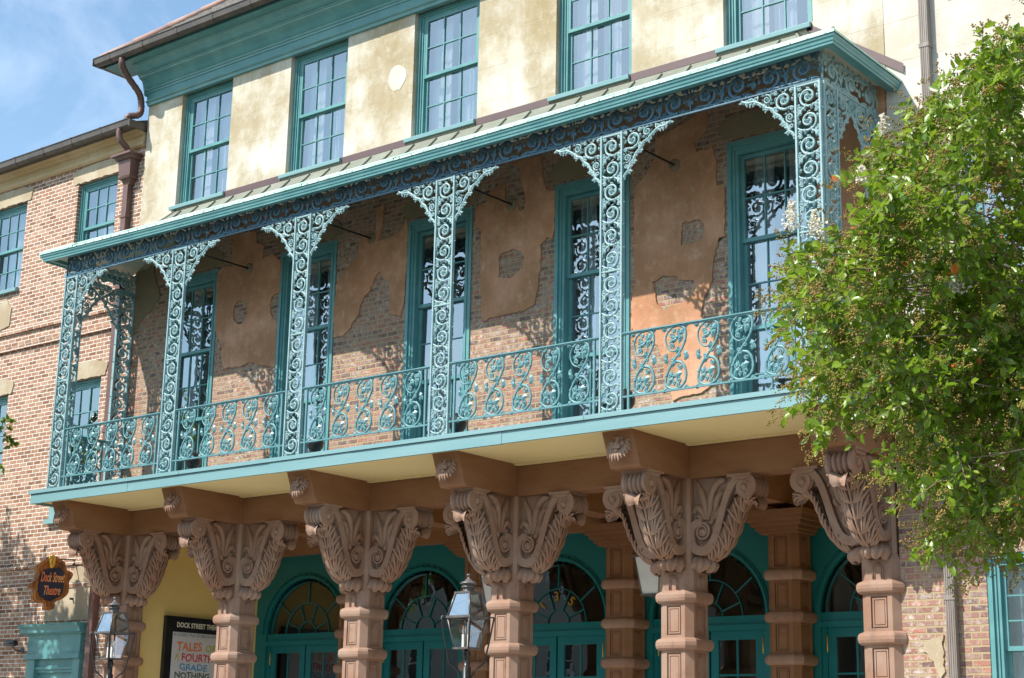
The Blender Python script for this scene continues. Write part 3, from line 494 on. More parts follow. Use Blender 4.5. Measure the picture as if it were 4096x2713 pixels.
# ------------------------------------------------------------------ canopy
CN=thing('balcony_canopy','hipped metal canopy roof with verdigris edge strip and teal fascia over the balcony','canopy')
EZ=3.925
A,B_,C_,D_=(-.42,-1.65,EZ),(14.10,-1.65,EZ),(12.75,-.001,4.87),(.9,-.001,4.87); AL,BR=(-.42,-.001,EZ),(14.10,-.001,EZ)
def sag(mb):
    mb.v=[(x,y,z+(.03-.075*max(0,1-((x-6.85)/7.25)**2))*min(1,-y/1.6)) for x,y,z in mb.v]; return mb
RZ=lambda q:EZ+.352*q*q-.005*q      # concave (bell-cast) roof profile, q metres in from the edge
ROWS=[0,.3,.6,.85,1.05,1.2,1.32,1.42,1.5,1.58,1.649]; xl=lambda q:-.42+.8*q; xr=lambda q:14.10-.82*q
def canopy_skin(w,dz,ins,nx_):
    q0=[max(q,ins) for q in ROWS]
    for a,b in zip(q0,q0[1:]):
        if b<=a: continue
        za,zb,ya,yb=RZ(a)+dz,RZ(b)+dz,-1.65+a,-1.65+b
        for i in range(nx_):
            f0,f1=i/nx_,(i+1)/nx_; X=lambda q,f:xl(q)+(xr(q)-xl(q))*f
            w.add([(X(a,f0),ya,za),(X(a,f1),ya,za),(X(b,f1),yb,zb),(X(b,f0),yb,zb)],[(0,1,2,3)],True)
        w.add([(xl(a),ya,za),(xl(b),yb,zb),(xl(b),-.001,zb),(xl(a),-.001,za)],[(0,1,2,3)],True); w.add([(xr(a),ya,za),(xr(a),-.001,za),(xr(b),-.001,zb),(xr(b),yb,zb)],[(0,1,2,3)],True)
w=MB(); canopy_skin(w,0,0,28)
for k in range(33):
    x=-.2+.44*k+random.uniform(-.01,.01); qm=1.64
    if x<.9: qm=(x+.42)/.8
    if x>12.75: qm=(14.10-x)/.82
    qs=[q for q in ROWS if .06<q<qm-.02]
    if len(qs)<2: continue
    v=[(x+dx,-1.65+q,RZ(q)+dz) for q in qs for dx,dz in ((-.026,-.003),(0,.040),(.005,-.003))]; m=len(qs)
    w.add(v,[(i*3+j,i*3+j+1,(i+1)*3+j+1,(i+1)*3+j) for i in range(m-1) for j in range(2)]+[(0,1,2),((m-1)*3,(m-1)*3+2,(m-1)*3+1)])
for xf in (xl,xr): w.tube([(xf(q),-1.65+q,RZ(q)+.004) for q in ROWS],.02,6)
sag(w).build('metal_roof',M['seam'],CN)
w=MB(); n=34; xs=np.linspace(-.44,14.12,n)
for a,b in zip(xs,xs[1:]):
    j0,j1=random.uniform(-.012,.012),random.uniform(-.012,.012)
    w.add([(a,-1.672,EZ-.048),(b,-1.672,EZ-.048),(b,-1.664+j1,EZ-.012),(a,-1.664+j1,EZ-.012),(b,-1.55,EZ+.068),(a,-1.55,EZ+.068)],[(0,1,2,3),(3,2,4,5)])
    for q in (.25,.75): w.box(a+(b-a)*q-.012,a+(b-a)*q+.012,-1.676,-1.66,EZ-.040,EZ-.022)
for xx,s_ in ((-.44,-1),(14.12,1)): w.add([(xx+s_*.003,-1.672,EZ-.048),(xx+s_*.003,-.003,EZ-.048),(xx-s_*.003,-.003,EZ-.015),(xx-s_*.003,-1.664,EZ-.015),(xx-s_*.10,-.003,EZ+.055),(xx-s_*.10,-1.56,EZ+.055)],[(0,1,2,3),(3,2,4,5)])
sag(w).build('copper_edge',M['copper_edge'],CN)
FB=EZ-.158
fp=[(-1.50,FB+.02),(-1.60,FB+.02),(-1.605,FB),(-1.622,FB),(-1.625,FB+.03),(-1.635,FB+.034),(-1.64,FB+.06),(-1.655,FB+.08),(-1.66,FB+.112),(-1.50,FB+.112)]
w=MB()
def off(a): return a+1.50
fr_=lambda t:(-.27+14.22*t)
n=len(fp); pts=[([(-.27+off(a),-.004,b) for a,b in fp])]
for i in range(25): 
    f=i/24; pts.append([(-.27+off(a)+(14.22-2*off(a))*f,a,b) for a,b in fp])
pts.append([(13.95-off(a),-.004,b) for a,b in fp])
for p0,p1 in zip(pts,pts[1:]): w.add(p0+p1,[(i,(i+1)%n,n+(i+1)%n,n+i) for i in range(n)])
w.add(pts[0],[tuple(range(n))]); w.add(pts[-1],[tuple(range(n))]); sag(w).build('fascia',M['teal'],CN)
w=MB(); 
canopy_skin(w,-.07,.16,1)
for k in range(1,9):
    q=.2+k*.16; w.box(xl(q)+.02,xr(q)-.02,-1.65+q-.006,-1.65+q+.006,RZ(q)-.10,RZ(q)-.074)
w.build('soffit',M['cream'],CN)
# ------------------------------------------------------------------ cast iron work
def scroll_cell(mb,cx,cz,R0,s,y=0,k=1.,flip=1,tw=1.0):
    """one acanthus scroll: spiral vine with leaves and a rosette; s=+-1 turns the other way; flip -1 = upside down"""
    X=lambda u:cx+u*s*R0; Z=lambda v:cz+v*R0*flip
    sp=[(cx+a*s,cz+b*flip) for a,b in spiral(0,0,R0,.16*R0,R(-112),1.62,30,.85)]
    th=.138*R0*tw; mb.flat(sp,[th*(1-.35*i/30) for i in range(31)],[.016*k]*31,y,6)
    def lf(u,v,a,L,W,cu=0):
        ang=math.atan2(flip*math.sin(R(a)),s*math.cos(R(a))); mb.leaf(X(u),Z(v),ang,1.3*L*R0,1.55*W*R0,y,.020*k,cu*s*flip)
    for u,v,a,L,W,cu in ((-.35,-.98,150,.55,.30,.5),(-.75,-.85,215,.5,.28,-.4),(.62,-.86,-35,.55,.3,.5),(.9,-.55,-60,.42,.24,.3),(.72,.78,40,.62,.32,-.5),(.3,1.02,70,.4,.25,.3),(-.72,.78,135,.60,.32,.5),(-1.02,.2,110,.42,.22,.3),(-.3,1.0,118,.42,.24,.2),
        (.55,.3,150,.42,.26,.4),(-.5,.28,-60,.45,.26,-.4),(.1,-.55,70,.42,.24,.4),(-.35,-.4,30,.36,.22,.3),(.35,.62,200,.36,.22,.3),(.95,.1,80,.36,.24,.3),(-.98,-.3,95,.36,.24,-.3),(0,-.95,20,.4,.24,.3),(-.92,.62,60,.36,.26,.3),(.9,-.9,20,.3,.26,.2),(-.2,.75,10,.36,.22,.3)): lf(u,v,a,L,W,cu)
    for u,v,a in ((.86,.98,200),(-.86,-1.02,20),(-.95,.95,-60),(.98,-.98,120)): mb.flat([(cx+(u*R0+x_)*s,cz+(v*R0+z_)*flip) for x_,z_ in spiral(0,0,.25*R0,.06*R0,R(a),1.3,12)],.075*R0,.014*k,y,5)
    for q in range(5): lf(0,0,q*72+20,.26,.2)
    mb.ball((cx,y,cz),(.08*R0,.03*k,.08*R0),6,4)
def panel_scrolls(w0,h0,ncell):
    """column panel: a running S-vine of scrolls, width w0, height h0"""
    mb=MB(); hc=h0/ncell; R0=.43*w0
    for i in range(ncell):
        s=1 if i%2==0 else -1; cz=hc*(i+.5); scroll_cell(mb,w0/2,cz,R0,s)
        x0=w0/2-s*R0*.40; v=smooth([(x0,cz-R0*.95),(w0/2-s*R0*1.15,cz-R0*.55),(w0/2-s*R0*1.22,cz+R0*.1),(w0/2-s*R0*.98,cz+R0*.85),(w0/2-s*R0*.3,cz+hc-R0*.96),(w0/2+s*R0*.38,cz+hc-R0*.95)],5)
        mb.flat(v,[.10*R0]*len(v),[.014]*len(v),0,6)
    return mb
def spandrel(Lx=.70,Lz=.60):
    """corner bracket: top edge along x, side along z (downwards), scrolls inside a concave scalloped rim"""
    mb=MB()
    rim=smooth([(Lx,-.015),(.62,-.055),(.53,-.06),(.44,-.11),(.37,-.17),(.30,-.20),(.25,-.27),(.19,-.32),(.155,-.39),(.105,-.44),(.085,-.51),(.04,-.55),(.012,-Lz)],6)
    mb.flat(rim,[.015]*len(rim),[.016]*len(rim),0,6)
    scroll_cell(mb,.145,-.135,.115,1,0,1,1,1.1); scroll_cell(mb,.36,-.075,.062,-1,0,1,-1,1.5); scroll_cell(mb,.068,-.36,.058,1,0,1,1,1.5)
    for x,z,r,s,t in ((.50,-.045,.036,1,1.3),(.60,-.035,.025,-1,1.2),(.05,-.47,.032,1,1.3),(.26,-.215,.03,-1,1.3)):
        mb.flat(spiral(x,z,r,r*.2,R(-60),t*s,14),.0095,.013,0,6)
    for i,(x,z) in enumerate(rim[4:-2:4]):
        a=R(-130+20*(i%3)); mb.leaf(x,z,a,.065,.042,0,.014,.3); mb.leaf(x,z,a+R(150),.09,.05,0,.016,-.3)
        mb.flat(spiral(x-.012,z-.022,.018,.005,R(100),1.1,8),.007,.011,0,5)
    for x in (.12,.3,.48): mb.box(x-.008,x+.008,-.008,.008,-.03,0)
    return mb
IR=M['iron']; PW=.326; HP=3.5
pan_me=panel_scrolls(PW-.044,1.72,6).mesh('scroll_panel',IR)
def mirror(mb,f): 
    m2=MB(); m2.v=[f(*v) for v in mb.v]; m2.f=[tuple(reversed(q)) for q in mb.f]; m2.s=mb.s[:]; return m2
spn=spandrel(); spr_me=spn.mesh('corner_bracket',IR); spl_me=mirror(spn,lambda x,y,z:(-x,y,z)).mesh('corner_bracket',IR)
sps=spandrel(.62,.60); sps_me=sps.mesh('corner_bracket',IR); spsl_me=mirror(sps,lambda x,y,z:(-x,y,z)).mesh('corner_bracket',IR)
bar=MB(); bar.box(0,.022,-.025,.025,0,HP); bar_me=bar.mesh('side_bar',IR)
cbm=MB(); cbm.box(.0221,PW-.0221,-.018,.018,0,.019); cross_me=cbm.mesh('cross_bar',IR)
def lattice(parent,loc=(0,0,0),rot=0):
    """two bars with scroll panels between, in a plane of its own"""
    mt=Matrix.Translation(loc)@Matrix.Rotation(rot,4,'Z')
    for me,nm,l in ((bar_me,'side_bar',(0,0,0)),(bar_me,'side_bar',(PW-.022,0,0)),(cross_me,'cross_bar',(0,0,.004)),(cross_me,'cross_bar',(0,0,1.743)),(cross_me,'cross_bar',(0,0,3.478)),(pan_me,'scroll_panel',(.022,0,.022)),(pan_me,'scroll_panel',(.022,0,1.762))):
        o=place(nm,me,parent); o.matrix_local=mt@Matrix.Translation(l)
YP=-1.41
plab=['two-sided iron lattice corner post nearest the red brick wing',
 'iron lattice post with fanned brackets, next after the corner post by the brick wing','iron lattice post above the column that stands before the poster, third from the brick wing',
 'iron lattice post beside the plaster pier with the large round bare patch','largest iron lattice post seen whole, next before the corner post by the tree','two-sided iron lattice corner post touched by the white blossoms of the tree']
for i in range(6):
    X=i*S; o=thing('lattice_post',plab[i],'iron post',(X,YP,0),'cast iron lattice posts along the balcony edge')
    lattice(o)
    if i>0: q=place('corner_bracket',spl_me,o,(0,0,HP))
    if i<5: place('corner_bracket',spr_me,o,(PW,0,HP))
    if i in (0,5):
        xs_=.0 if i==0 else PW
        lattice(o,(xs_,.03,0),PI/2); q=place('corner_bracket',sps_me,o); q.matrix_local=Matrix.Translation((xs_,.36,HP))@Matrix.Rotation(PI/2,4,'Z')
for X,lb in ((0.,'flat iron lattice pilaster on the wall, dark against the sunlit brick wing'),(5*S+PW,'flat iron lattice pilaster on the wall behind the tree leaves')):
    o=thing('lattice_pilaster',lb,'iron post',(X,-.345,0),'iron lattice wall pilasters'); lattice(o,(0,0,0),PI/2)
    q=place('corner_bracket',spsl_me,o); q.matrix_local=Matrix.Translation((0,0,HP))@Matrix.Rotation(PI/2,4,'Z')
def frieze(W_,n):
    mb=MB(); cw=W_/n; R0=.145
    for i in range(n):
        s=1 if i%2==0 else -1; cx=cw*(i+.5); scroll_cell(mb,cx,.175,R0,s,0,1.1,1,1.25)
        v=smooth([(cx-s*R0*.3,.04),(cx+s*cw*.42,.035),(cx+s*cw*.5,.1),(cx+s*cw*.46,.2),(cx+s*cw*.35,.30),(cx+s*cw*.5,.335)],5); mb.flat(v,.016,.016,0,6)
        for u,zz,a in ((cw*.45,.09,60),(-cw*.45,.1,120),(cw*.42,.25,100),(-cw*.42,.27,70),(cw*.3,.31,20),(-cw*.3,.31,160),(.02,.33,170)): mb.leaf(cx+u,zz,R(a),.12,.07,0,.02,.3)
    return mb
FW=(5*S+PW)/8
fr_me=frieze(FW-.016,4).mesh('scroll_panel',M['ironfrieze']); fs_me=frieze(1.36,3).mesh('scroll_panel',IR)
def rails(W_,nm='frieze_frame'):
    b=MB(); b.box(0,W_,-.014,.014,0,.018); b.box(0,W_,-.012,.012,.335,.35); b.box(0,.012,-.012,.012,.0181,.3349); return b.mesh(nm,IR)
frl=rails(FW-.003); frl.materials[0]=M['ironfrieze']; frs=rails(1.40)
ordn=['first','second','third','fourth','fifth','sixth','seventh','eighth']
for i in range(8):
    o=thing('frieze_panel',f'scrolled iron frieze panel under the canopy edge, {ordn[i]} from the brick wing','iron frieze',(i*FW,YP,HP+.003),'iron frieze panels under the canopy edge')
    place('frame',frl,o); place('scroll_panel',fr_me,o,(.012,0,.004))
for X,lb in ((0.,'short iron frieze panel running back to the wall beside the brick wing'),(5*S+PW,'short iron frieze panel running back to the wall above the tree')):
    o=thing('frieze_panel',lb,'iron frieze',(X,YP+.03,HP+.003),'iron frieze panels on the canopy ends',(0,0,PI/2)); place('frame',frs,o); place('scroll_panel',fs_me,o,(.012,0,.004))
# railing
def oval():
    mb=MB(); d=.013
    P=smooth([(-.10,.70),(-.03,.745),(.06,.745),(.125,.70),(.138,.62),(.115,.53),(.06,.44),(0,.37),(-.07,.28),(-.115,.20),(-.138,.12),(-.125,.055),(-.06,.012),(.02,.01),(.10,.05),(.138,.13),(.125,.24),(.07,.31),(.0,.325)],4)
    mb.flat(P,[.0155+.005*math.sin(i*.9)**2 for i in range(len(P))],d,0,6)
    Q=smooth([(-.10,.70),(-.138,.62),(-.12,.52),(-.06,.46),(.0,.455),(.035,.50)],4); mb.flat(Q,.0105,d,0,6)
    for (x,z,r,a,t) in ((-.055,.64,.032,-80,1.4),(.035,.675,.026,80,-1.4),(.045,.10,.034,100,1.4),(-.02,.075,.024,-90,-1.4),(-.13,.40,.022,60,1.3),(.13,.36,.022,240,1.3),(.045,.40,.018,200,1.3),(-.045,.35,.018,20,1.3),(-.055,.515,.030,-60,1.4),(.06,.255,.030,120,1.4),(.075,.60,.030,200,-1.4),(-.075,.17,.030,20,-1.4),(-.02,.69,.022,30,1.3),(.03,.055,.022,210,1.3)): mb.flat(spiral(x,z,r*1.1,r*.2,R(a),t,12),.0105,.012,0,5)
    for (x,z,a,L,W) in ((.02,.60,40,.12,.06),(-.09,.56,10,.11,.055),(.09,.66,-120,.11,.055),(-.03,.56,80,.08,.06),(.12,.45,-75,.10,.05),(-.115,.30,100,.10,.05),(-.02,.16,220,.12,.06),(.09,.19,190,.11,.055),(-.09,.10,60,.11,.055),(.03,.20,-100,.08,.06),(.0,.42,40,.07,.04),(.0,.33,220,.07,.04),(-.12,.71,150,.06,.05),(.12,.72,40,.06,.05),(-.12,.03,220,.06,.05),(.11,.03,-40,.06,.05)): mb.leaf(x,z,R(a),L*1.25,W*1.45,0,.022,.2)
    for x,z in ((.02,.61),(.128,.56),(-.03,.155),(-.132,.17),(0,.455),(.01,.325)): mb.ball((x,0,z),(.018,.02,.016),6,4)
    return mb
ov_me=oval().mesh('scroll_baluster',M['ironrail'])
def railing(L,npan,label,loc,rot=0,grp='scrolled iron railing sections between the posts'):
    o=thing('balcony_railing',label,'railing',loc,grp,(0,0,rot))
    b=MB(); b.box(.0,L,-.028,.028,.940,.955); b.box(.0,L,-.018,.018,.927,.9395); b.build('top_rail',M['ironrail'],o)
    b=MB(); b.box(.0,L,-.014,.014,.172,.192); b.build('bottom_rail',M['ironrail'],o)
    for x in (.075,L-.095): b=MB(); b.box(x,x+.026,-.0135,.0135,.0,.9265); b.build('end_bar',M['ironrail'],o)
    for k in range(npan): place('scroll_baluster',ov_me,o,(.075+(L-.17)*(k+.5)/npan+.012,0,.186))
    return o
rl=['scrolled railing section ending at the corner post by the brick wing','scrolled railing section before the plaster pier with a small oval bare patch','scrolled railing section before the pier whose brick rises in a pointed peak','scrolled railing section below the large round bare patch in the plaster','largest scrolled railing section, its end hidden by the tree']
for i in range(5): railing(S-PW,5,rl[i],(i*S+PW,YP,0))
railing(.70,2,'short end railing running back to the wall beside the brick wing',(0,YP+.36,0),PI/2); railing(.70,2,'short end railing running back to the wall behind the tree',(5*S+PW,YP+.36,0),PI/2)
rn=['thin black tie rod above the small oval bare patch in the plaster','thin black tie rod ending in bare brick, second from the brick wing','thin black tie rod above the large round bare patch','thin black tie rod ending on plain reddish plaster, nearest the tree']
for i in range(4):
    X=(i+1)*S+.165; o=thing('tie_rod',rn[i],'tie rod',(X,-.02,3.52),'thin iron tie rods from post to wall')
    b=MB(); b.tube([(0,0,0),(0,YP+.05,-.02)],.014,6); b.build('rod',M['black'],o); b=MB(); b.lathe([(0,0),(.085,0),(.085,-.012),(.05,-.02),(0,-.02)],0,0,14,'y'); b.build('wall_plate',M['greyplaster'],o)
fn=['small black floodlight on the balcony floor, the one nearest the brick wing','small black floodlight on the balcony floor, second from the brick wing','small black floodlight on the balcony floor, third from the brick wing','small black floodlight on the balcony floor, the one nearest the tree']
for i,X in enumerate((2.45,5.12,7.82,10.55)):
    o=thing('floodlight',fn[i],'floodlight',(X,-.55,.0),'small black floodlights on the balcony floor')
    b=MB(); b.lathe([(0,0),(.07,0),(.07,.015),(.02,.03),(.015,.22),(.03,.24)],0,0,10); b.build('stand',M['black'],o)
    b=MB(); b.lathe([(0,.24),(.07,.25),(.115,.31),(.125,.38),(.11,.44),(.06,.50),(0,.515)],0,0,16); b.build('lamp_housing',M['black'],o)
# ------------------------------------------------------------------ brownstone columns
ST=M['stone']; AP,CH=.235,.156
OCT=[(CH,-AP),(AP,-CH),(AP,CH),(CH,AP),(-CH,AP),(-AP,CH),(-AP,-CH),(-CH,-AP)]
def octseg(mb,z0,z1,k=1,inset=True):
    n=8; o=[(x*k,y*k) for x,y in OCT]
    for i in range(8):
        a,b=o[i],o[(i+1)%8]
        if inset and i%2==1:   # broad faces (i odd: +x, +y, -x, -y): a sunk frame with a raised field
            ux,uy=b[0]-a[0],b[1]-a[1]; L=math.hypot(ux,uy); ux/=L; uy/=L; nx,ny=uy,-ux
            def P(u,z,d): return (a[0]+ux*u+nx*d,a[1]+uy*u+ny*d,z)
            m1,m2,m3=.055,.073,.098; zz=.045
            rr=[(0,0),(m1,0),(m1,-.02),(m2,-.02),(m2,-.008),(m3-.008,-.008),(m3-.008,-.024),(m3,-.024),(m3,-.01)]
            prev=None
            for u,d in rr:
                zi=zz*(1 if u>0 else 0)+(u-m1 if u>0 else 0)
                cur=[P(u,z0+zi,d),P(L-u,z0+zi,d),P(L-u,z1-zi,d),P(u,z1-zi,d)]
                if prev: mb.add(prev+cur,[(j,(j+1)%4,4+(j+1)%4,4+j) for j in range(4)])
                prev=cur
            mb.add(prev,[(0,1,2,3)])
        else: mb.add([(*a,z0),(*b,z0),(*b,z1),(*a,z1)],[(0,1,2,3)])
def octring(mb,prof):
    vs=[]; m=len(prof)
    for r,z in prof:
        k=(AP+r)/AP; 
        for x,y in OCT: 
            L=math.hypot(x,y); vs.append((x*k,y*k,z))
    mb.add(vs,[(i*8+j,i*8+(j+1)%8,(i+1)*8+(j+1)%8,(i+1)*8+j) for i in range(m-1) for j in range(8)])
shaft=MB(); collars=[]
zc=[-2.02-.56*k for k in range(6)]
octseg(shaft,-1.95,-1.72,1,False)
O8,OCT=OCT,[(.168,-.203),(.203,-.168),(.203,.168),(.168,.203),(-.168,.203),(-.203,.168),(-.203,-.168),(-.168,-.203)]
octseg(shaft,-1.70,-.587,1,False); OCT_IN=OCT; OCT=O8
shaft.add([(x,y,-1.72) for x,y in OCT]+[(x,y,-1.66) for x,y in OCT_IN],[(j,(j+1)%8,8+(j+1)%8,8+j) for j in range(8)])
for a,b in zip(zc,zc[1:]): octseg(shaft,b+.06,a-.06)
octseg(shaft,GZ+.3,zc[-1]-.06); octring(shaft,[(.10,GZ),(.10,GZ+.22),(.02,GZ+.30),(0,GZ+.31)])
# little blind arches below the brackets
for ang in range(4):
    ca,sa=math.cos(ang*PI/2),math.sin(ang*PI/2)
    for rad,dp in ((.062,.006),(.040,.003)):
        pts=[(-rad,-1.93)]+[(-rad*math.cos(PI*k/8),-1.83+rad*math.sin(PI*k/8)) for k in range(9)]+[(rad,-1.93)]
        shaft.tube([((AP+dp)*ca-u*sa,(AP+dp)*sa+u*ca,z) for u,z in pts],.009,5)
shaft_me=shaft.mesh('shaft',ST)
cb=MB(); octring(cb,[(.0,-.075),(.028,-.07),(.048,-.05),(.058,-.018),(.058,.022),(.047,.05),(.03,.062),(.0,.075)]); cb_me=cb.mesh('collar',ST)
def seg_ribbon(mb,path,wd,v0,v1):
    """band of rectangular section following a path in (d,z); local x=d, y=thickness"""
    m=len(path); L=[];Rr=[]
    for i in range(m):
        a,b=path[max(i-1,0)],path[min(i+1,m-1)]; tx,tz=b[0]-a[0],b[1]-a[1]; l=math.hypot(tx,tz) or 1; nx,nz_=-tz/l,tx/l; q=wd[i] if hasattr(wd,'__len__') else wd
        L.append((path[i][0]+nx*q/2,path[i][1]+nz_*q/2)); Rr.append((path[i][0]-nx*q/2,path[i][1]-nz_*q/2))
    vs=[]; 
    for (a,b),(c_,d) in zip(L,Rr): vs+=[(a,v0,b),(c_,v0,d),(c_,v1,d),(a,v1,b)]
    mb.add(vs,[(i*4+j,i*4+(j+1)%4,(i+1)*4+(j+1)%4,(i+1)*4+j) for i in range(m-1) for j in range(4)]+[(0,1,2,3),tuple(range((m-1)*4,m*4))])
TH2=.165
bk=MB()
# web
web=smooth([(.18,-.588),(.94,-.588),(1.0,-.66),(.9,-.80),(.76,-.83),(.66,-.98),(.60,-1.2),(.53,-1.38),(.43,-1.50),(.30,-1.53),(.20,-1.50)],3)
bk.prism(web+[(.18,-1.45)],lambda a,b,t:(a,t,b),-.085,.085)
top=spiral(.955,-.735,.025,.122,R(60),-1.25,22)      # from eye outwards, clockwise
S1=top+smooth([(.835,-.70),(.79,-.665),(.745,-.74),(.70,-.86),(.655,-1.0),(.63,-1.16),(.60,-1.30),(.545,-1.42),(.455,-1.49),(.35,-1.485),(.25,-1.43),(.20,-1.33),(.205,-1.21),(.27,-1.13),(.35,-1.115)],4)[0:]
top2=spiral(.955,-.735,.122,.03,R(170),-1.35,22)
Sb=smooth([(.36,-1.13),(.26,-1.15),(.205,-1.22),(.20,-1.33),(.24,-1.43),(.32,-1.475),(.41,-1.47),(.49,-1.41),(.55,-1.30),(.60,-1.16),(.65,-1.0),(.70,-.86),(.76,-.74),(.835,-.655),(.92,-.618),(1.0,-.628),(1.06,-.68),(1.075,-.745),(1.045,-.81),(.98,-.845),(.915,-.825),(.88,-.77),(.90,-.70),(.955,-.685),(.99,-.72)],4)
wd=[.084+.024*math.sin(PI*min(1,i/40))for i in range(len(Sb))]; wd=[w_*(1 if i<len(Sb)-22 else .75) for i,w_ in enumerate(wd)]
seg_ribbon(bk,Sb[:58],wd[:58],-TH2,TH2); seg_ribbon(bk,Sb[57:],wd[57:],-TH2,-.125); seg_ribbon(bk,Sb[57:],wd[57:],.125,TH2)
vol=spiral(.355,-1.245,.105,.03,R(90),-2.0,40); seg_ribbon(bk,vol,[.030-.014*i/40 for i in range(41)],-.15,.15)
for s in (-1,1): bk.ball((.36,s*.135,-1.245),(.042,.03,.042),10,6); bk.ball((.955,s*.15,-.745),(.045,.05,.045),10,6)
for s in (-1,1):    # acanthus sprays in relief on the two cheeks
    def spr(pts,r,y=.092): 
        q=smooth(pts,6); m=len(q); bk.flat(q,[r*1.12*(.35+1.0*math.sin(PI*(.12+.83*i/(m-1)))) for i in range(m)],[.042*(.5+math.sin(PI*i/(m-1))) for i in range(m)],s*y,6)
    spr([(.40,-1.10),(.44,-.98),(.46,-.84),(.50,-.72),(.57,-.65),(.64,-.63),(.66,-.61)],.036); spr([(.38,-1.10),(.38,-.95),(.34,-.80),(.29,-.70),(.26,-.62)],.032)
    spr([(.46,-1.08),(.52,-.98),(.545,-.88),(.59,-.81),(.64,-.80),(.655,-.84)],.030); spr([(.36,-1.10),(.33,-1.0),(.28,-.95),(.23,-.97),(.22,-1.02)],.030); spr([(.34,-1.12),(.30,-1.06),(.25,-1.06)],.024); spr([(.50,-1.1),(.555,-1.03),(.58,-.95)],.024)
    spr([(.43,-1.16),(.48,-1.12),(.50,-1.03)],.02)
bk.box(.74,1.07,-.20,.20,-.612,-.587); bk.profx([],0,0) if False else None
bk.prism([(.78,-.613),(1.05,-.613),(1.03,-.64),(.98,-.66),(.84,-.66),(.80,-.64)],lambda a,b,t:(a,t,b),-.185,.185)
bk_me=bk.mesh('scroll_bracket',ST)
ro=MB(); prof=[(0,-.158)]+[(.098+.046*abs(math.sin(i*PI/8))**.7,-.158+.316*i/40) for i in range(41)]+[(0,.158)]
ro.lathe(prof,.965,0,18,'y',True,-.742); ro_me=ro.mesh('fluted_roll',ST)
# outer acanthus leaf
LP=smooth([(.36,-1.575),(.455,-1.555),(.56,-1.49),(.655,-1.37),(.735,-1.22),(.79,-1.08),(.845,-.965),(.92,-.90),(1.0,-.90),(1.035,-.95),(1.02,-.99)],5); nl=len(LP)-1
def leafpt(u,v,o):
    f=max(0,min(1,u))*nl; i=min(int(f),nl-1); t=f-i; px=LP[i][0]*(1-t)+LP[i+1][0]*t; pz=LP[i][1]*(1-t)+LP[i+1][1]*t
    tx,tz=LP[min(i+1,nl)][0]-LP[max(i-1,0)][0],LP[min(i+1,nl)][1]-LP[max(i-1,0)][1]; l=math.hypot(tx,tz) or 1; nx,nz_=tz/l,-tx/l
    W=.075+.112*math.sin(PI*min(1,.16+max(0,u)*.80))**.8
    if u>.88: W*=1-.25*(u-.88)/.12
    vv=2*v-1; d=-.105*abs(vv)**2*(1-.5*u)+.02*math.exp(-(vv*5)**2)
    return (px+.018+nx*(d-o),W*vv,pz+nz_*(d-o))
le=MB(); sheet=lambda o:(lambda u,v:leafpt(u,.5+(v-.5)*.84,o)); le.grid(sheet(.004),50,20); le.grid(sheet(.03),50,20)
le.tube([leafpt(k/30,.5,-.008) for k in range(31)],[.020-.010*k/30 for k in range(31)],6)
for s_ in (-1,1):          # overlapping fans of ribbed leaflets on both sides of the spine
    for i in range(8):
        u0=.015+.108*i
        for j,(e,du,rr) in enumerate(((1.03,.085,.014),(.90,.15,.017),(.66,.175,.015),(.40,.16,.012))):
            pts=[];rad=[]
            for k in range(9):
                t=k/8; pts.append(leafpt(u0+du*t**1.35,.5+s_*.5*(.08+(e-.08)*t**.72),-.012-.016*math.sin(PI*t)+(.02*t**4))); rad.append(rr*(.45+.75*math.sin(PI*(.12+.78*t))))
            le.tube(pts,rad,5)
le_me=le.mesh('acanthus_leaf',ST)
cl=MB()
def clpt(u,v,o):
    q=(u-.5)*PI*1.1; lob=abs(math.sin(u*PI*4.5+2.2*v)); r=.118+.085*math.sin(PI*.8*v)-.045*v*v+.062*abs(math.sin(u*PI*7+1.6*v))**.8*(.35+.65*v)-.02-o
    return (.215+math.cos(q)*r*1.25,math.sin(q)*r*.84,-1.535-.165*v-.035*lob*v)
cl.grid(lambda u,v:clpt(u,v,0),54,10); cl.grid(lambda u,v:clpt(u,v,.015),54,10)
cl_me=cl.mesh('leaf_cluster',ST)
def bracket(parent,rot):
    o=place('scroll_bracket',bk_me,parent,None,(0,0,rot))
    for me,nm in ((ro_me,'fluted_roll'),(le_me,'acanthus_leaf'),(cl_me,'leaf_cluster')): place(nm,me,o)
YC=.17
cln=['carved brownstone column behind the farther street lantern, beside the yellow wall','brownstone column in front of the theatre poster','carved brownstone column between the poster column and the nearer street lantern','carved brownstone column partly overlapped by the nearer street lantern','carved brownstone column in front of the white glass porch lantern','carved brownstone column built against the brick wall beside the tree']
for i in range(6):
    o=thing('carved_column',cln[i],'column',(i*S+.15,YC,0),'carved brownstone columns of the porch')
    place('shaft',shaft_me,o)
    for z in zc: place('collar',cb_me,o,(0,0,z))
    bracket(o,-PI/2)
    if i<5: bracket(o,0)
    if i>0: bracket(o,PI)
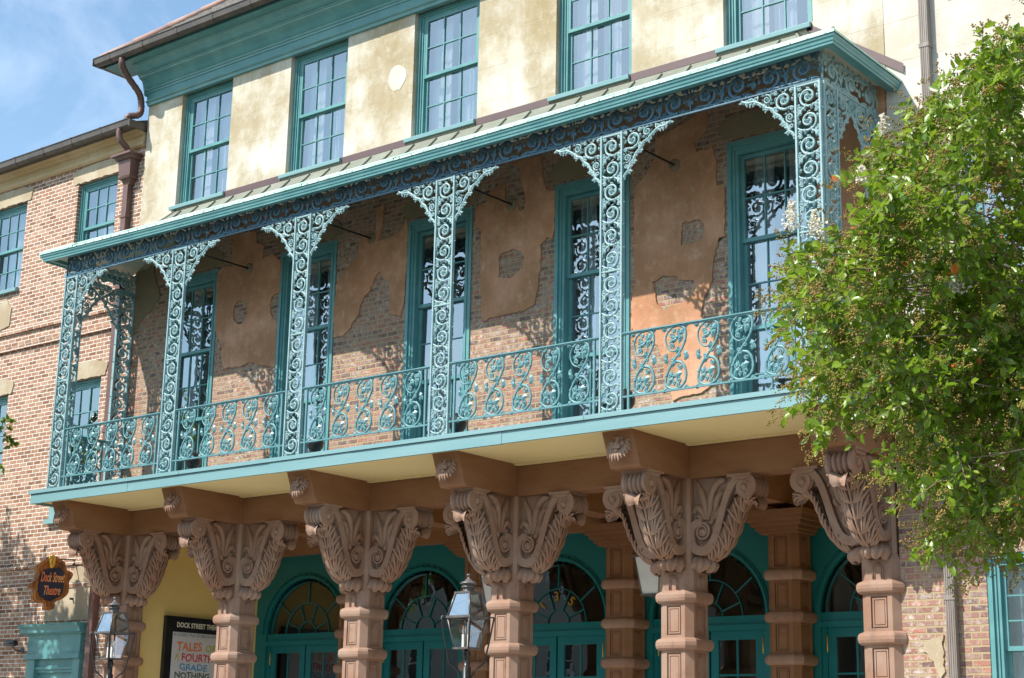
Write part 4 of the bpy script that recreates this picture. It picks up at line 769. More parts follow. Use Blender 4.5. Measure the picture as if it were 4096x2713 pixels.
# beams with lion heads
bm=MB(); bm.add([(x,y,z) for x in (-.215,.215) for y,z in ((-1.25,-.168),(-1.09,-.555),(-1.06,-.587),(.18,-.587),(.18,-.168))],[(4,3,2,1,0),(5,6,7,8,9),(0,1,6,5),(1,2,7,6),(2,3,8,7),(3,4,9,8),(4,0,5,9)]); bm_me=bm.mesh('beam_body',M['stone_dark'])
lh=MB()   # lion mask, faces -y, about 0.36 m tall
def LB(x,z,d,rx,ry,rz): lh.ball((x,-d,z),(rx,ry,rz),8,6)
LB(0,.005,.0,.135,.05,.165)
for k in range(22):
    a=2*PI*k/22+.1; r1=.150 if k%2 else .135; ex,ez=math.cos(a),math.sin(a)*1.22; dr=-.02*(1+math.cos(a)**2)
    lh.tube(smooth([(ex*.072,-.055,ez*.075+.01),(ex*.11,-.055,ez*.105+dr*.4),(ex*r1,-.012,ez*r1*.98+dr)],3),[.013,.017,.018,.017,.014,.010,.005],6)
LB(0,.01,.035,.078,.05,.108); LB(0,.055,.06,.066,.04,.04); LB(0,-.035,.088,.044,.045,.042); LB(-.026,-.052,.098,.029,.03,.025); LB(.026,-.052,.098,.029,.03,.025); LB(0,-.02,.122,.023,.018,.016); LB(0,.022,.10,.018,.03,.05); LB(0,-.092,.080,.028,.028,.022)
for s_ in (-1,1): LB(s_*.034,.028,.083,.013,.012,.009); LB(s_*.036,.052,.094,.027,.018,.011); LB(s_*.085,.10,.04,.022,.022,.026); LB(s_*.055,-.01,.075,.026,.028,.03)
lh.v=[(x*1.18,y*.75,z*1.18) for x,y,z in lh.v]; lh_me=lh.mesh('lion_head',M['stone'])
bl=['lion-headed beam end closest to the brick wing','lion-headed beam end above the column before the poster','lion-headed beam end above the third column from the brick wing','lion-headed beam end above the column beside the nearer street lantern','largest lion-headed beam end fully in view, above the porch lantern column','lion-headed beam end half hidden by tree leaves']
for i in range(6):
    o=thing('stone_beam',bl[i],'beam',(i*S+.135,0,0),'projecting brownstone beams with lion heads'); place('beam_body',bm_me,o); q=place('lion_head',lh_me,o,(0,-1.175,-.335),(R(-22),0,0))
for i in range(5):
    lb=['first','second','third','fourth','fifth'][i]
    b=MB(); b.box(i*S+.352,(i+1)*S-.082,.002,.338,-.586,-.19); tag(b.build('lintel_beam',M['stone_dark']),f'plain brown lintel beam joining two column tops, {lb} from the brick wing','beam','lintel beams between the columns')
for i in range(1,5):
    b=MB(); b.box(i*S-.02,i*S+.32,.342,2.75,-.575,-.158); tag(b.build('cross_beam',M['stone_dark']),'brown porch ceiling beam running back from the '+['','second','third','fourth','fifth'][i]+' column from the brick wing','beam','ceiling beams of the porch')
pl=MB(); 
for a,b in zip([-.95]+[-1.5-.56*k for k in range(7)],[-1.5-.56*k for k in range(8)]): octseg(pl,max(GZ,b+.06),a-(.06 if a<-1 else 0))
pl_me=pl.mesh('shaft',M['stone_dark'])
cp_=MB()
for k,(r,z0,z1) in enumerate(((.06,-.955,-.915),(.10,-.914,-.86),(.15,-.859,-.80),(.20,-.799,-.74),(.235,-.739,-.662))): cp_.box(-.235-r,.235+r,-.235-r,.20,z0,z1)
cp_me=cp_.mesh('capital',M['stone_dark'])
for i in range(1,5):
    o=thing('porch_pilaster',['','octagonal brown pilaster against the teal wall behind the second column','octagonal brown pilaster against the teal wall, behind the nearer lantern','octagonal brown pilaster beside the doorway with the gold number 135','octagonal brown pilaster with stepped capital seen whole, nearest the tree'][i],'pilaster',(i*S+.15,2.78,0),'brown pilasters along the porch wall')
    place('shaft',pl_me,o); place('capital',cp_me,o)
    for k in range(7): place('collar',cb_me,o,(0,0,-1.5-.56*k))
for o in [x for x in bpy.data.objects if x.name.startswith('collar') and x.parent and x.parent.name.startswith('porch')]: pass
# ------------------------------------------------------------------ poster on the yellow porch wall
PO=thing('poster_case','black framed theatre poster with rainbow hand-painted lettering on the yellow porch wall','poster',(.2,0,0))
w=MB(); w.box(.001,.085,.94,2.62,-4.3,-1.80); w.build('frame',M['black'],PO); w=MB(); w.box(.086,.090,1.08,2.46,-4.15,-2.055); w.build('poster_sheet',M['paper'],PO)
ty=lambda t,y0,y1,z,h,ink,b=.004: None
def pl_text(t,y0,y1,z,h,ink,bold=.004,x=.0925):
    o=lettering('lettering',t,1.0,M['ink_'+ink],PO,(0,0,0),(0,1,0),(0,0,1),.001,0,'LEFT',1,bold/h*.6)
    me=o.data; vs=[v.co for v in me.vertices]; ya,yb=min(v.y for v in vs),max(v.y for v in vs); za,zb=min(v.z for v in vs),max(v.z for v in vs)
    for v in me.vertices:
        yy=(v.co.y-ya)/(yb-ya); zz=(v.co.z-za)/(zb-za); v.co=(x+v.co.x*.3,y0+(y1-y0)*yy,z-h/2+h*zz+(.010*math.sin(yy*19+z*7) if ink not in('w','sl') else 0))
pl_text('DOCK STREET THEATRE',1.16,2.20,-1.935,.085,'w',.004,.087); pl_text('A CLASSIC TALE OF SIBLING RIVALRY',1.10,2.16,-2.095,.05,'sl',.001)
pl_text('TALES',1.18,1.72,-2.285,.14,'o'); pl_text('OF',1.80,2.02,-2.295,.115,'yg'); pl_text('A',1.15,1.24,-2.455,.12,'yg'); pl_text('FOURTH',1.30,1.98,-2.462,.13,'r'); pl_text('GRADE',1.26,1.86,-2.62,.11,'b'); pl_text('NOTHING',1.17,1.92,-2.755,.11,'g')
# ------------------------------------------------------------------ hanging sign
SG=thing('hanging_sign','carved wooden shield sign with gold mask and orange script on dark blue','sign',(-1.05,0,0))
so_=[(480,430),(520,440),(560,470),(600,495),(612,545),(640,585),(665,585),(690,620),(665,660),(655,690),(660,740),(655,800),(600,850),(540,870),(515,900),(525,940),(445,945),(440,905),(440,880),(360,870),(325,830),(325,760),(330,740),(320,720),(285,735),(285,690),(310,670),(330,640),(340,580),(335,530),(345,510),(400,470),(430,440)]
cv=lambda p:(-.87+(p[0]-285)*.00205,-.885-(p[1]-430)*.00172+(p[0]-487)*.00025)
SO=smooth([cv(p) for p in so_]+[cv(so_[0])],3)[:-1]
w=MB(); w.prism(SO,lambda a,b,t:(t,a,b),-.03,.03); cy,cz_=cv((490,690)); ins=[(cy+(a-cy)*.985,cz_+(b-cz_)*.985) for a,b in SO]
fr=SO; n=len(fr); fi=[(cy+(a-cy)*.80,cz_+(b-cz_)*.78) for a,b in SO]
w.tube([(.03,a,b) for a,b in [(cy+(a-cy)*.9,cz_+(b-cz_)*.9) for a,b in SO]]+[(.03,cy+(SO[0][0]-cy)*.9,cz_+(SO[0][1]-cz_)*.9)],.030,6); w.build('carved_frame',M['woodsign'],SG)
ip=[(375,600),(400,565),(440,550),(500,545),(560,550),(590,590),(600,650),(603,720),(598,780),(575,820),(520,840),(480,865),(440,840),(385,815),(365,770),(360,720),(368,650)]
w=MB(); w.prism([cv(p) for p in ip],lambda a,b,t:(t,a,b),.028,.046); w.build('board',M['navy'],SG)
w=MB(); gy,gz=cv((470,490)); w.ball((.05,gy,gz),(.03,.062,.105),12,8); w.ball((.078,gy,gz-.005),(.012,.012,.03),6,5); 
for s in (-1,1): w.ball((.074,gy+s*.024,gz+.025),(.010,.014,.010),6,5)
w.ball((.070,gy,gz-.05),(.012,.026,.010),6,5)
for k in range(9): a=R(10+20*k); w.ball((.045,gy+.062*math.cos(a),gz+.085*math.sin(a)+.02),(.02,.018,.022),6,5)
w.build('gold_mask',M['gold'],SG)
for t,p0,p1,zc_,h in (('Dock Street',(378,640),(603,640),640,.165),('Theatre',(415,765),(572,765),765,.15)):
    o=lettering('lettering',t,1.,M['orange'],SG,(0,0,0),(0,1,0),(0,0,1),.002,.28,'LEFT',1,.012); me=o.data; vs=[v.co for v in me.vertices]; ya,yb=min(v.y for v in vs),max(v.y for v in vs); za,zb=min(v.z for v in vs),max(v.z for v in vs); y0,y1=cv(p0)[0],cv(p1)[0]; z0=cv((487,zc_))[1]
    for v in me.vertices: v.co=(.0485+v.co.x*.5,y0+(y1-y0)*(v.co.y-ya)/(yb-ya),z0-h/2+h*(v.co.z-za)/(zb-za)+.02*(v.co.y-ya)/(yb-ya))
w=MB(); w.tube([(-.02,-.03,-.98),(-.02,.05,-.98)],.02,6); w.tube([(-.02,-.03,-1.55),(-.02,.05,-1.55)],.02,6); w.tube([(-.05,.04,-.90),(-.05,-.55,-.93)],.012,6); w.build('wall_bracket',M['black'],SG)
# ------------------------------------------------------------------ street lanterns, porch lanterns, camera
def lantern(loc,label):
    o=thing('street_lantern',label,'street lamp',loc,'copper gas style street lanterns'); z=lambda h:h-GZ-0.0
    base=GZ; H=lambda zz:zz-GZ
    r0,r1,zb,zt,zr,r2=.100,.158,H(-2.79),H(-2.455),H(-2.19),.098
    w=MB()
    def ring(r,zz,t):
        for s in (-1,1): w.box(-r-t,r+t,s*r-t,s*r+t,zz-t*.8,zz+t*.8); w.box(s*r-t,s*r+t,-r+t,r-t,zz-t*.8+.0005,zz+t*.8-.0005)
    ring(r0,zb,.013); ring(r1,zt,.016); ring(r2,zr,.013)
    for sx in (-1,1):
        for sy in (-1,1): w.tube([(sx*r0,sy*r0,zb),(sx*r1,sy*r1,zt)],.0105,5); w.tube([(sx*r1,sy*r1,zt),(sx*r2,sy*r2,zr)],.0135,5)
    w.box(-r0,r0,-r0,r0,zb-.006,zb+.002); w.build('lantern_frame',M['lead'],o)
    g=MB(); g2=MB()
    for k in range(4):
        ca,sa=math.cos(k*PI/2),math.sin(k*PI/2); q=lambda r,u,zz:((r*ca-u*sa),(r*sa+u*ca),zz)
        g.add([q(r0,-r0,zb),q(r0,r0,zb),q(r1,r1,zt),q(r1,-r1,zt)],[(0,1,2,3)]); g2.add([q(r1,-r1,zt),q(r1,r1,zt),q(r2,r2,zr),q(r2,-r2,zr)],[(0,1,2,3)])
    g.build('glass',M['glasslamp'],o); g2.build('roof_glass',M['glassroof'],o)
    w=MB(); w.lathe([(.095,zr-.01),(.09,zr+.012),(.06,zr+.02),(.058,zr+.055),(.085,zr+.06),(.075,zr+.075),(.058,zr+.08),(.058,zr+.095),(.10,zr+.10),(.085,zr+.115),(.04,zr+.135),(.03,zr+.155),(.016,zr+.16),(.016,zr+.18),(.026,zr+.19),(.024,zr+.205),(.0,zr+.212)],0,0,14); w.build('finial',M['lead'],o)
    w=MB()
    for x,y in ((-.038,-.025),(.038,-.025),(0,.042)): w.lathe([(.014,zb),(.014,zb+.15),(.010,zb+.152)],x,y,8)
    w.build('candle',M['white'],o); w=MB()
    for x,y in ((-.038,-.025),(.038,-.025),(0,.042)): w.lathe([(.006,zb+.15),(.014,zb+.175),(.012,zb+.20),(.004,zb+.235),(0,zb+.245)],x,y,8)
    w.build('bulb',M['bulb'],o)
    w=MB(); w.lathe([(.14,0),(.14,.12),(.09,.2),(.075,.8),(.06,.9),(.048,1.0),(.048,H(-2.99)),(.034,H(-2.985)),(.034,H(-2.87)),(.05,H(-2.86)),(.025,H(-2.80)),(.02,zb)],0,0,14); w.build('post',M['black'],o)
    w=MB()
    for sx in (-1,1):
        for sy in (-1,1):
            u=.205; w.tube(smooth([(sx*u,sy*u,zt+.005),(sx*.178,sy*.178,H(-2.66)),(sx*.145,sy*.145,H(-2.88)),(sx*.125,sy*.125,H(-2.955)),(sx*.07,sy*.07,H(-3.02)),(sx*.038,sy*.038,H(-3.10))],4),.010,5); w.tube([(sx*u,sy*u,zt+.005),(sx*r1,sy*r1,zt+.002)],.008,5)
    w.build('support_arm',M['black'],o)
lantern((10.17,-3.0,GZ),'nearer copper street lantern with three candles, in front of the middle columns'); lantern((4.0,-3.0,GZ),'farther copper street lantern, in front of the column by the yellow wall')
def porch_lantern(x,y,zt,label):
    o=thing('hanging_lantern',label,'lantern',(x,y,zt),'white glass lanterns hung in the porch'); w=MB(); r0,r1=.20,.13
    def q(k,r,z): a=PI/4+k*PI/2; return (r*1.414*math.cos(a),r*1.414*math.sin(a),z)
    w.add([q(k,r0,-.02) for k in range(4)]+[q(k,r1,-.50) for k in range(4)],[(k,(k+1)%4,4+(k+1)%4,4+k) for k in range(4)]); w.build('glass_shade',M['white'],o)
    w=MB()
    for k in range(4): w.tube([q(k,r0+.004,-.02),q(k,r1+.004,-.50)],.010,5)
    w.box(-.22,.22,-.22,.22,-.018,.012); w.box(-.145,.145,-.145,.145,-.525,-.502); w.lathe([(.2,.013),(.08,.10),(.03,.16),(.012,.18),(.012,-zt-.17)],0,0,10); w.build('metal_cap',M['lead'],o)
porch_lantern(9.62,1.5,-1.30,'white glass porch lantern hanging beside the fifth column'); porch_lantern(6.92,1.5,-1.32,'white glass porch lantern mostly hidden behind the fourth column')
o=thing('security_camera','small black security camera on the brick wing beside the teal door case','camera',(-2.42,0,-2.26))
w=MB(); w.lathe([(0,-.16),(.05,-.16),(.055,-.14),(.055,.10),(.05,.12),(0,.12)],0,-.16,12,'x'); w.build('camera_body',M['black'],o); w=MB(); w.tube(smooth([(0,-.14,-.03),(.02,-.10,-.10),(.03,-.02,-.12),(.03,.045,-.12)],4),.018,6); w.lathe([(0,0),(.05,0),(.05,-.02),(0,-.02)],.03,.045,10,'y',True,-.12); w.build('wall_bracket',M['lead'],o)
# ------------------------------------------------------------------ trees
def foliage(name,P,D,L,RND,m,parent,width=.5,fold=.12):
    """one mesh of many folded leaves: P base points, D directions, L lengths, RND 0..1 colour"""
    n=len(P); up=rng.normal(size=(n,3))*.7+np.array([-.1,-.62,.68]); Sd=np.cross(D,up); Sd/=np.linalg.norm(Sd,axis=1)[:,None]+1e-9; N=np.cross(Sd,D)
    L=L[:,None]; W=L*width
    prof=[(0,0,0),(.22,.40,1),(.60,.46,1),(1,0,.35),(.60,-.46,1),(.22,-.40,1),(.5,0,-.2)]
    V=np.stack([P+D*L*a+Sd*W*b+N*L*fold*(c_*.6-.9*a*a) for a,b,c_ in prof],1).reshape(-1,3)
    base=np.arange(n)*7; F=np.stack([base,base+1,base+2,base+3,base+6,base,base+6,base+3,base+4,base+5],1).reshape(-1)
    me=bpy.data.meshes.new(name); me.vertices.add(len(V)); me.vertices.foreach_set('co',V.ravel()); me.loops.add(len(F)); me.loops.foreach_set('vertex_index',F.astype(np.int32)); me.polygons.add(2*n)
    me.polygons.foreach_set('loop_start',(np.arange(2*n)*5).astype(np.int32)); me.polygons.foreach_set('loop_total',np.full(2*n,5,np.int32)) if hasattr(bpy.types.MeshPolygon,'loop_total') and False else None
    me.update(calc_edges=True); at=me.attributes.new('rnd','FLOAT','POINT'); at.data.foreach_set('value',np.repeat(RND,7).astype(np.float32)); me.materials.append(m); me.validate()
    return place(name,me,parent)
def dots(name,P,r,RND,m,parent):
    n=len(P); o=np.array([(1,0,0),(-1,0,0),(0,1,0),(0,-1,0),(0,0,1),(0,0,-1)],float); V=(P[:,None,:]+o[None]*r[:,None,None]).reshape(-1,3)
    t=np.array([(0,2,4),(2,1,4),(1,3,4),(3,0,4),(2,0,5),(1,2,5),(3,1,5),(0,3,5)]); F=(np.arange(n)[:,None,None]*6+t[None]).reshape(-1,3)
    me=bpy.data.meshes.new(name); me.from_pydata(V.tolist(),[],F.tolist()); at=me.attributes.new('rnd','FLOAT','POINT'); at.data.foreach_set('value',np.repeat(RND,6).astype(np.float32)); me.polygons.foreach_set('use_smooth',np.ones(len(F),bool)); me.materials.append(m); return place(name,me,parent)
def grow(clumps,per,leafL,origin,droop):
    Ps,Ds,Ls,tw=[],[],[],[]
    for cx,cy,cz_,r in clumps:
        nt=max(3,int(per*(r/.25)**2)); ctr=np.array([cx,cy,cz_]); out=ctr-np.array(origin); out/=np.linalg.norm(out)
        for k in range(nt):
            v=rng.normal(size=3); v/=np.linalg.norm(v); v=v*.9+out*.35; v[2]-=droop*.2; v/=np.linalg.norm(v); ln=r*rng.uniform(.75,1.2); s0=ctr+rng.normal(size=3)*r*.25
            nl_=max(5,int(ln/.020)); pts=[]
            for j in range(nl_):
                t=(j+1)/nl_; p=s0+v*ln*t+np.array([0,0,-droop*ln*t*t*.5]); sd=np.cross(v,rng.normal(size=3)); sd/=np.linalg.norm(sd); d=v*.45+sd*.9+np.array([0,0,-.12]); d/=np.linalg.norm(d)
                Ps.append(p); Ds.append(d); Ls.append(leafL*rng.uniform(.62,1.2))
            tw.append((s0,s0+v*ln+np.array([0,0,-droop*ln*.5])))
    return np.array(Ps),np.array(Ds),np.array(Ls),tw
